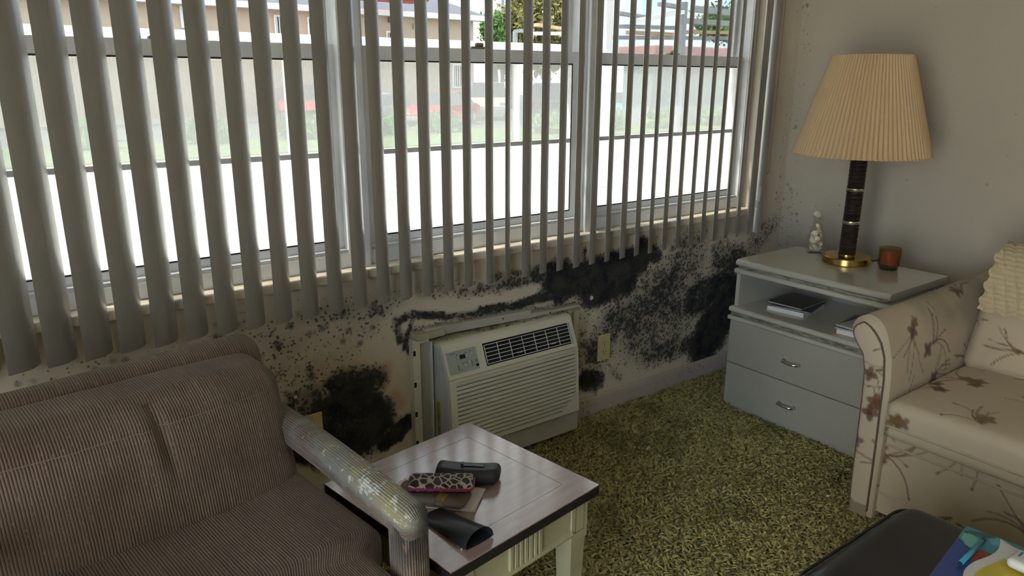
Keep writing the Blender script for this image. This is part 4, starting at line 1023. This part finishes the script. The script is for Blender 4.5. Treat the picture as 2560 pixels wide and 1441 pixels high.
# back frame
V, F, V0 = softbox((.374, .050, .30), .044, (60, 12, 50)); yy_ = V[:, 1]+.16*(V[:, 2]/.6)
cord('back_frame', np.stack([V[:, 0], yy_+.285+.055*(V[:, 0]-.374), V[:, 2]+.458], 1), F, V0[:, 0]+np.where(np.abs(V0[:, 0]) > .373, V0[:, 1], 0))
# back cushion
V, F, V0 = softbox((.340, .078, .152), .050, (90, 22, 60)); u = V0[:, 0]/.340; w = V0[:, 2]/.152; fr = V0[:, 1] < -.01
V[:, 1] -= np.where(fr, .060*(1-np.abs(u)**3)*(1-.6*np.clip(w, 0, 1)**2)*(1-np.clip(-w, 0, 1)**6), 0)
cr = np.exp(-((V0[:, 0]-.045-.10*(.12-V0[:, 2]))/.011)**2)*np.clip((V0[:, 2]+.03)/.10, 0, 1)*(V0[:, 2] < .150)
V[:, 1] += np.where(fr, .016*cr, 0); V[:, 1] -= np.where(fr, .007*np.exp(-((V0[:, 0]-.015-.10*(.12-V0[:, 2]))/.02)**2)*np.clip((V0[:, 2]+.05)/.12, 0, 1), 0)
V[:, 1] += np.where(fr, .010*(nz(V0[:, [0, 2]], 7., 2)-.5)+.004*np.exp(-((V0[:, 2]-.100)/.004)**2), 0)
V[:, 2] += np.where(V0[:, 2] > .1, .010*(nz(V0[:, :2], 6., 4)-.5)-.010*u**4, 0)
yy_ = V[:, 1]+.20*(V[:, 2]/.34)*.5
ribv = V0[:, 0]+np.where(np.abs(V0[:, 0]) > .339, V0[:, 1]*1.2, 0)
BV = np.stack([V[:, 0], yy_+.195, V[:, 2]+.598], 1)
bc = cord('back_cushion', BV, F, ribv)
zr = min(set(np.round(V0[:, 2], 6)), key=lambda q: abs(q-.100)); rw = (np.abs(V0[:, 2]-zr) < 1e-5) & (V0[:, 1] < V0[:, 1].min()+1e-6) & (np.abs(V0[:, 0]) < .315)
pth = BV[rw]; pth = pth[np.argsort(pth[:, 0])]
mk('seam', tube([tuple(q+np.array([0, -.0006, 0])) for q in pth], .0010, 6), 'stitch', bc, local=True, smooth=True)
# seat cushion
V, F, V0 = softbox((.345, .315, .075), .034, (70, 70, 14)); u = V0[:, 0]/.345; w = V0[:, 1]/.315
V[:, 2] += np.where(V0[:, 2] > 0, .014*(1-u**8)*(1-w**6), 0)
V[:, 2] += np.where(V0[:, 2] > .03, .008*(nz(V0[:, :2], 6., 8)-.5), 0)
k_ = np.clip((-.12-V0[:, 1])/.09, 0, 1); k_ = k_*k_*(3-2*k_); V[:, 0] *= 1-.185*k_
cord('seat_cushion', V+np.array([.002, -.085, .413]), F, V0[:, 0]+np.where(np.abs(V0[:, 0]) > .344, V0[:, 2], 0))
V, F, V0 = softbox((.285, .30, .105), .03, (40, 30, 10)); cord('seat_base', V+np.array([-.006, -.07, .212]), F, V0[:, 0])
for s in (1, -1):
    V, F, V0 = softbox((.031, .345, .035), .024, (12, 90, 12)); per = np.arctan2(V0[:, 2], V0[:, 0])*.036
    yl = (-V0[:, 1]+.345)/.69; topf = np.clip(V0[:, 2]/.035+.75, 0, 1); V[:, 0] += s*.014*(V0[:, 1]/.345)
    V[:, 2] += .010*np.sin(math.pi*yl); Px = np.stack([V0[:, 1], V0[:, 0]], 1)
    md_ = np.clip(.12+.75*np.clip((yl-.28)/.35, 0, 1)+.35*np.exp(-((yl-.33)/.07)**2), 0, 1)*topf*(.6+.7*nz(Px, 9., 5))
    so_ = np.clip((yl-.955)/.03, 0, 1)*np.clip(V0[:, 0]/.02+.6, 0, 1)*(nz(Px, 30., 6) > .42)*.8
    if s < 0: md_ *= .6
    ar = cord('arm', V+np.array([s*.330, -.045, .582]), F, per, md_, so_)
    V, F, V0 = softbox((.033, .034, .290), .024, (12, 12, 60)); per = np.arctan2(V0[:, 1], V0[:, 0])*.037
    tp_ = np.clip((V0[:, 2]-.235)/.05, 0, 1); md_ = tp_*.7
    so_ = np.clip((V0[:, 2]-.15)/.10, 0, 1)*(nz(V0[:, [0, 2]]+V0[:, [1, 1]], 30., 6) > .44)*.85
    cord('post', V+np.array([s*.318, -.352, .305]), F, per, md_*.5, so_)
    V, F, V0 = softbox((.032, .03, .24), .02, (10, 10, 20)); cord('rear_post', V+np.array([s*.335, .235, .28]), F, V0[:, 0])
# ------------------------------------------------------------------ outdoors
GZ = -.6
M('concrete', (.62, .60, .55), .9, var=.12, vscale=1.5, bump=.2, bscale=20.)
M('asphalt', (.10, .10, .105), .9, var=.2, vscale=2.)
M('lawn', (.12, .19, .045), .95, var=.4, vscale=3., bump=.5, bscale=30.)
M('stucco', (.52, .43, .335), .9, var=.06, vscale=1.)
M('shingle', (.15, .155, .18), .9, var=.4, vscale=14., stretch=(1, 4, 4))
M('fascia_white', (.80, .80, .78), .6)
M('pane_dark', (.05, .06, .07), .1)
M('lamp_grey', (.15, .15, .15), .5)
M('sign_red', (.55, .06, .05), .5)
M('leaf_olive', (.26, .24, .07), .8, var=.6, vscale=3.)
M('leaf_green', (.12, .26, .05), .8, var=.5, vscale=4.)
M('bark', (.16, .12, .09), .9, var=.3)
M('steel_grey', (.28, .30, .33), .6, var=.2)
M('wood_tan', (.52, .36, .22), .8, var=.2)
M('pink_paint', (.62, .38, .37), .7)
M('tyre', (.02, .02, .02), .8); M('car_glass', (.06, .07, .08), .08); M('hub', (.45, .45, .46), .4, metal=.6)
mk('ground_pavement', box(-40, 70, .18, 17.5, GZ-.3, GZ), 'concrete', kind='structure')
mk('ground_patio', box(-40, RX0-.13, -30, .175, GZ-.3, -.03), 'concrete', kind='structure')
mk('ground_yard', box(RX0-.13, 40, -30, RY0-.13, GZ-.3, -.03), 'concrete', kind='structure')
mk('ground_lawn', box(-40, 70, 17.5, 22.6, GZ-.3, GZ+.04), 'lawn', kind='structure')
mk('ground_asphalt', box(-40, 90, 22.6, 70, GZ-.3, GZ), 'asphalt', kind='structure')
mk('exterior_foundation', box(RX0, .12, .02, .17, GZ, 0), 'stucco', kind='structure')
# apartment block across the lot, parallel to the window wall
BD = 33.; ez = ony(BD, 1000, 36)[2]; bx1 = ony(BD, 1219, 49)[0]; bx0 = -22.
AB = thing('apartment_building', 'beige apartment block with grey shingle roof across the parking lot', 'building', loc=((bx0+bx1)/2, BD+4, GZ))
mk('wall', box(bx0, bx1-.6, BD+.5, BD+9, GZ, ez), 'stucco', AB)
rf = mk('roof', ([(bx0, BD-.1, ez+.14), (bx1, BD-.1, ez+.14), (bx1-3.2, BD+5, ez+2.1), (bx0, BD+5, ez+2.1), (bx1, BD+10, ez+.14), (bx0, BD+10, ez+.14)], [(0, 1, 2, 3), (1, 4, 2), (4, 5, 3, 2), (0, 3, 5), (0, 5, 4, 1)]), 'shingle', AB)
mk('fascia', box(bx0, bx1+.05, BD-.16, BD-.02, ez-.10, ez+.16), 'fascia_white', AB)
mk('soffit', box(bx0, bx1, BD-.02, BD+.5, ez-.1, ez-.04), 'fascia_white', AB)
def bwin(px0, px1, py0, py1, bars=True, pane='pane_dark'):
    a = ony(BD+.5, px0, (py0+py1)/2); b = ony(BD+.5, px1, (py0+py1)/2); zt = ony(BD+.5, (px0+px1)/2, py0)[2]; zb = ony(BD+.5, (px0+px1)/2, py1)[2]
    w_ = mk('window', ring(a[0], b[0], zb, zt, .08, BD+.42, BD+.499), 'fascia_white', AB); mk('pane', box(a[0]+.08, b[0]-.08, BD+.46, BD+.48, zb+.08, zt-.08), pane, w_)
    if bars:
        for k in range(1, 5): x = a[0]+(b[0]-a[0])*k/5; mk('security_bar', box(x-.02, x+.02, BD+.40, BD+.42, zb, zt), 'fascia_white', w_)
for a in ((685, 715, 38, 88), (768, 800, 44, 92), (450, 478, 15, 70), (965, 995, 78, 130), (560, 585, 150, 210), (1130, 1158, 160, 220)): bwin(*a)
bwin(1047, 1062, 58, 150, False, 'lamp_grey')
p = ony(BD+.45, 977, 49); mk('wall_light', join(rbox(p[0]-.16, p[0]+.16, BD+.25, BD+.5, p[2]-.14, p[2]+.10, .04), box(p[0]-.04, p[0]+.04, BD+.4, BD+.5, p[2]+.08, p[2]+.25)), 'lamp_grey', AB)
p = ony(BD+.48, 1161, 73); mk('sign', xf(([(-.22, 0, 0), (0, 0, -.26), (.22, 0, 0), (0, 0, .26), (-.12, -.01, 0), (0, -.01, -.14), (.12, -.01, 0), (0, -.01, .14)], [(0, 1, 5, 4), (1, 2, 6, 5), (2, 3, 7, 6), (3, 0, 4, 7)]), tuple(p)), 'sign_red', AB)
tx = bpy.data.curves.new('unit_number', 'FONT'); tx.body = '114'; tx.size = .42; tx.extrude = .01; tx.align_x = 'CENTER'; to = bpy.data.objects.new('unit_number', tx); COL.objects.link(to)
bpy.context.view_layer.update(); me = bpy.data.meshes.new_from_object(to.evaluated_get(bpy.context.evaluated_depsgraph_get())); bpy.data.objects.remove(to)
no = bpy.data.objects.new('unit_number', me); COL.objects.link(no); me.materials.append(MATS['lamp_grey']); p = ony(BD+.46, 1042, 74); no.location = tuple(p); no.rotation_euler = (math.pi/2, 0, 0); par(no, AB)
p = ony(BD-1.6, 985, 2); CN = thing('red_canopy', 'red fabric canopy beyond the windows above the apartment roof edge', 'canopy', loc=(p[0], BD-1.6, GZ))
mk('cloth', rbox(p[0]-1.7, p[0]+1.5, BD-2.4, BD-.8, p[2]-.02, p[2]+.5, .1), 'sign_red', CN)
for s in (-1.5, 1.3): mk('pole', tube([(p[0]+s, BD-1.6, GZ), (p[0]+s, BD-1.6, p[2])], .04, 8), 'wood_tan' if s < 0 else 'steel_grey', CN)
# white walkway canopy and column
y_ = 9.; zt = ony(y_, 970, 94)[2]; zb_ = ony(y_, 970, 150)[2]; WC = thing('walkway_canopy', 'white flat walkway canopy outside the windows', 'canopy', loc=(1.5, y_+.8, GZ))
mk('deck', rbox(-7, 6.2, y_, y_+1.6, zb_, zt, .03), 'fascia_white', WC)
for x in (-6.5, -2.6, 1.15, 5.7): mk('post', box(x-.04, x+.04, y_+.7, y_+.78, GZ, zb_), 'fascia_white', WC)
a = ony(8., 1516, 50); b = ony(8., 1534, 50)
mk('porch_column', rbox(a[0], b[0], 8., 8.18, GZ, 4.2, .02), 'fascia_white', label='slim white porch column standing outside the right window', category='column')
# utility pole
p = ony(45, 1256, 20); UPo = thing('utility_pole', 'grey utility pole beyond the carport', 'pole', loc=(p[0], 45, GZ)); mk('shaft', tube([(p[0], 45, GZ), (p[0], 45, 11)], [.16, .11], 10), 'steel_grey', UPo, smooth=True); mk('cross_arm', box(p[0]-1, p[0]+1, 44.9, 45.1, 9.8, 10), 'bark', UPo)
# trees
def tree(label, x, y, zc, rx, rz, mat, n, leaf, trunk=True):
    T = thing('tree', label, 'tree', loc=(x, y, GZ)); r = np.random.default_rng(int(abs(x*7+y*13)))
    cl_ = r.normal(size=(26, 3)); cl_ /= np.linalg.norm(cl_, axis=1, keepdims=True); cl_ *= r.uniform(.35, .95, (26, 1)); V, F = [], []
    k = r.integers(0, 26, n); c = cl_[k]+r.normal(size=(n, 3))*.17; c = c*np.array([rx, rx, rz])+np.array([x, y, zc])
    a = r.normal(size=(n, 3)); a /= np.linalg.norm(a, axis=1, keepdims=True); b = np.cross(a, r.normal(size=(n, 3))); b /= np.linalg.norm(b, axis=1, keepdims=True)
    s = leaf*r.uniform(.6, 1.4, (n, 1)); Q = np.stack([c-a*s, c+b*s*.45, c+a*s, c-b*s*.45], 1).reshape(-1, 3); F = [(4*i, 4*i+1, 4*i+2, 4*i+3) for i in range(n)]
    mk('crown', (Q, F), mat, T, kind='stuff')
    pth = [(x, y, GZ), (x+.1, y, GZ+(zc-GZ)*.5), (x, y, zc)]; mk('trunk', tube(pth, [.28, .2, .1], 8), 'bark', T, smooth=True)
    for q in cl_[:6]: mk('branch', tube([(x, y, zc-rz*.5), tuple(q*np.array([rx, rx, rz])*.8+np.array([x, y, zc]))], [.09, .03], 6), 'bark', T)
p = ony(40, 1370, 60); tree('tall olive-yellow leafy tree behind the carport', p[0], 40, p[2]+.3, 3.2, 3.4, 'leaf_olive', 9000, .22)
p = ony(38, 1265, 75); tree('small olive-yellow tree next to the apartment roof end', p[0]+.6, 38.5, p[2]-.4, 1.3, 2.0, 'leaf_olive', 4000, .18)
p = ony(36, 1205, 82); tree('bright green bushy tree at the apartment block corner', p[0]+1.2, 36.5, p[2]-.5, 1.0, 1.6, 'leaf_green', 3500, .16)
p = ony(38, 1830, 50); tree('green tree showing over the right end of the carport', p[0], 38, p[2]-.5, 2.6, 1.6, 'leaf_green', 3500, .2)
# low plants along the lawn edge
r = np.random.default_rng(5)
for k in range(16):
    x = -6+2.9*k+r.uniform(-.3, .3); y = 21.6+r.uniform(-.25, .25); n = 300; c = r.normal(size=(n, 3))*np.array([.30, .2, .16])+np.array([x, y, GZ+.34]); a = r.normal(size=(n, 3))*.16; b = r.normal(size=(n, 3))*.06
    Q = np.stack([c-a, c+b, c+a, c-b], 1).reshape(-1, 3); Q[:, 2] = np.maximum(Q[:, 2], GZ+.041)
    if x > 14: Q[:, 1] -= 2.6
    mk('shrub', (Q, [(4*i, 4*i+1, 4*i+2, 4*i+3) for i in range(n)]), 'leaf_green', label='low green shrub growing at the lawn edge by the parking lot', category='shrub', group='shrubs along the lawn edge')
# carport frame of slanted beams
CPt = thing('carport', 'grey steel carport frame of slanted beams beyond the right window', 'carport', loc=tuple(ony(17., 1700, 300)[:2])+(GZ,))
def beam(a, b, w, mat, y=17., dep=.25, name='beam'):
    p0 = ony(y, *a); p1 = ony(y, *b); d = p1-p0; d /= np.linalg.norm(d); nrm = np.array([-d[2], 0, d[0]]); hw = w*.5*((p0-CP)@FW)/FPX
    pl = [p0+nrm*hw, p1+nrm*hw, p1-nrm*hw, p0-nrm*hw]; mk(name, prism([(q[0], q[2]) for q in pl], y-dep/2, y+dep/2, 1), mat, CPt)
for args in (((1545, 33), (1630, 46), 8, 'steel_grey'), ((1585, 53), (1705, 30), 10, 'fascia_white', 16.7), ((1650, 10), (1712, 20), 9, 'steel_grey', 16.8), ((1733, 22), (1860, 36), 14, 'steel_grey', 16.6), ((1553, 66), (1690, 70), 9, 'steel_grey', 17.5), ((1715, 52), (1860, 62), 12, 'steel_grey', 17.5), ((1570, 81), (1695, 87), 9, 'wood_tan', 18.), ((1700, 80), (1860, 82), 8, 'wood_tan', 18.), ((1535, 94), (1860, 96), 9, 'steel_grey', 18.5), ((1290, 78), (1330, 76), 8, 'steel_grey', 18.5), ((1330, 84), (1440, 84), 8, 'fascia_white', 18.2), ((1340, 62), (1440, 78), 8, 'wood_tan', 18.4)): beam(*args)
for (a, b, w, mt, y) in (((1711, 5), (1690, 300), 13, 'steel_grey', 16.9), ((1694, 35), (1680, 260), 8, 'fascia_white', 17.6), ((1288, 78), (1288, 250), 9, 'steel_grey', 18.6), ((1852, 30), (1830, 290), 11, 'steel_grey', 17.8)):
    p0 = ony(y, *a); hw = w*.5*((p0-CP)@FW)/FPX; mk('post', box(p0[0]-hw, p0[0]+hw, y-hw, y+hw, GZ, p0[2]), mt, CPt)
p = ony(20., 1640, 112); q = ony(20., 1960, 118); PS = thing('pink_shed', 'low pink painted shed beyond the carport', 'shed', loc=((p[0]+q[0])/2, 21, GZ))
z2 = ony(20., 1700, 160)[2]
mk('roof', rbox(p[0], q[0], 20., 22.2, z2, p[2], .05), 'pink_paint', PS); mk('wall', box(p[0]+.2, q[0]-.2, 20.3, 22, GZ+.041, z2), 'steel_grey', PS)
# cars
def car(label, x, y, rz, L, W, H, paint, kind):
    T = thing('car', label, 'car', loc=(x, y, GZ), rz=rz, group=None)
    hl = L/2; wr = .33
    if kind == 'suv': cabp = [(-hl*.96, H*.55), (-hl*.86, H*.97), (-hl*.5, H), (hl*.18, H*.99), (hl*.45, H*.60)]
    elif kind == 'van': cabp = [(-hl*.98, H*.5), (-hl*.95, H*.97), (-hl*.5, H), (hl*.45, H*.97), (hl*.75, H*.55)]
    else: cabp = [(-hl*.72, H*.62), (-hl*.35, H*.96), (-hl*.05, H), (hl*.12, H*.97), (hl*.48, H*.62)]
    sh_ = cabp[0][1]; fh = cabp[-1][1]
    body = [(-hl, H*.25), (-hl*.99, sh_*.9), (cabp[0][0], sh_), (cabp[-1][0], fh), (hl*.9, H*.50), (hl, H*.38), (hl*.98, H*.18), (-hl*.97, H*.18)]
    V, F = prism(body, -W/2, W/2, 1); mk('body', (V, F), paint, T, local=True)
    n = len(cabp); iw = W*.40
    V = [(x_, -W/2+.02 if i in (0, n-1) else -iw, z_) for i, (x_, z_) in enumerate(cabp)]+[(x_, W/2-.02 if i in (0, n-1) else iw, z_) for i, (x_, z_) in enumerate(cabp)]
    F = [tuple(range(n)), tuple(range(n, 2*n))[::-1]]+[(i, i+n, (i+1) % n+n, (i+1) % n) for i in range(n)]
    cb = mk('cabin', (V, F), 'car_glass', T, local=True)
    mk('roof_panel', ([(x_, s*iw*1.01, z_+.012) for s in (-1, 1) for x_, z_ in cabp[1:-1]]+[(x_, s*iw*1.01, z_-.05) for s in (-1, 1) for x_, z_ in cabp[1:-1]], [(0, 1, 4, 3), (1, 2, 5, 4), (6, 9, 10, 7), (7, 10, 11, 8), (0, 6, 7, 1), (1, 7, 8, 2), (3, 4, 10, 9), (4, 5, 11, 10), (0, 3, 9, 6), (2, 8, 11, 5)]), paint, T, local=True)
    for s in (-1, 1):
        xm = (cabp[0][0]+cabp[-1][0])/2; mk('pillar', tube([(xm, s*(W/2-.01), sh_), (xm, s*iw, H*.98)], .035, 6), paint, T, local=True)
        for xx in (-hl*.62, hl*.62):
            w_ = mk('wheel', xf(lathe([(wr*.55, -.11), (wr, -.10), (wr, .10), (wr*.55, .11)], 20), (xx, s*(W/2-.08), wr), rx=math.pi/2), 'tyre', T, local=True); mk('hubcap', xf(lathe([(wr*.5, -.118), (wr*.5, .118)], 12), (xx, s*(W/2-.08), wr), rx=math.pi/2), 'hub', w_, local=True)
        mk('headlight', box(hl*.93, hl*.985, s*W*.36-.14, s*W*.36+.14, H*.40, H*.48), 'hub', T, local=True); mk('tail_light', box(-hl*1.005, -hl*.97, s*W*.38-.1, s*W*.38+.1, sh_*.65, sh_*.82), 'sign_red', T, local=True)
    mk('bumper', rbox(hl*.95, hl*1.03, -W*.48, W*.48, H*.2, H*.32, .03), 'steel_grey', T, local=True)
for nm, c_ in (('paint_red', (.55, .035, .03)), ('paint_tan', (.55, .50, .40)), ('paint_dark', (.05, .055, .065)), ('paint_teal', (.05, .34, .30)), ('paint_white', (.74, .75, .76)), ('paint_silver', (.42, .44, .47))): M(nm, c_, .25, coat=.5)
p = onz(GZ, 1165, 318); car('red coupe parked across the lawn', p[0], p[1]+1.8, math.radians(215), 4.4, 1.8, 1.40, 'paint_red', 'coupe')
p = onz(GZ, 1290, 305); car('tan sport utility vehicle parked right of the red coupe', p[0]+.7, p[1]+3.2, math.radians(235), 4.6, 1.85, 1.75, 'paint_tan', 'suv')
p = onz(GZ, 1400, 306); car('dark sport utility vehicle parked beside the tan one', p[0]+2.2, p[1]+3.6, math.radians(55), 4.6, 1.9, 1.72, 'paint_dark', 'suv')
p = onz(GZ, 1015, 312); car('silver coupe parked left of the red one', p[0]-.6, p[1]+1.6, math.radians(215), 4.4, 1.8, 1.3, 'paint_silver', 'coupe')
p = onz(GZ, 1600, 300); car('teal coupe parked in front of the white van', p[0], p[1]+1.2, math.radians(200), 4.2, 1.75, 1.32, 'paint_teal', 'coupe')
p = onz(GZ, 1700, 288); car('white van parked behind the teal coupe', p[0]+1, p[1]+1.5, math.radians(185), 5.2, 1.95, 2.0, 'paint_white', 'van')
p = onz(GZ, 800, 312); car('red sport utility vehicle parked towards the left window', p[0], p[1]+2, math.radians(250), 4.5, 1.85, 1.65, 'paint_red', 'suv')

p = onz(.012, 2070, 1241)
mk('paper_scrap', (np.array([(-.006, -.003, 0), (.006, -.004, .002), (.007, .003, 0), (-.004, .004, .003), (0, 0, .005), (0, 0, -.001)])+p, [(0, 1, 4), (1, 2, 4), (2, 3, 4), (3, 0, 4), (1, 0, 5), (2, 1, 5), (3, 2, 5), (0, 3, 5)]), 'paper_white', label='tiny white paper scrap lying on the green carpet', category='scrap')
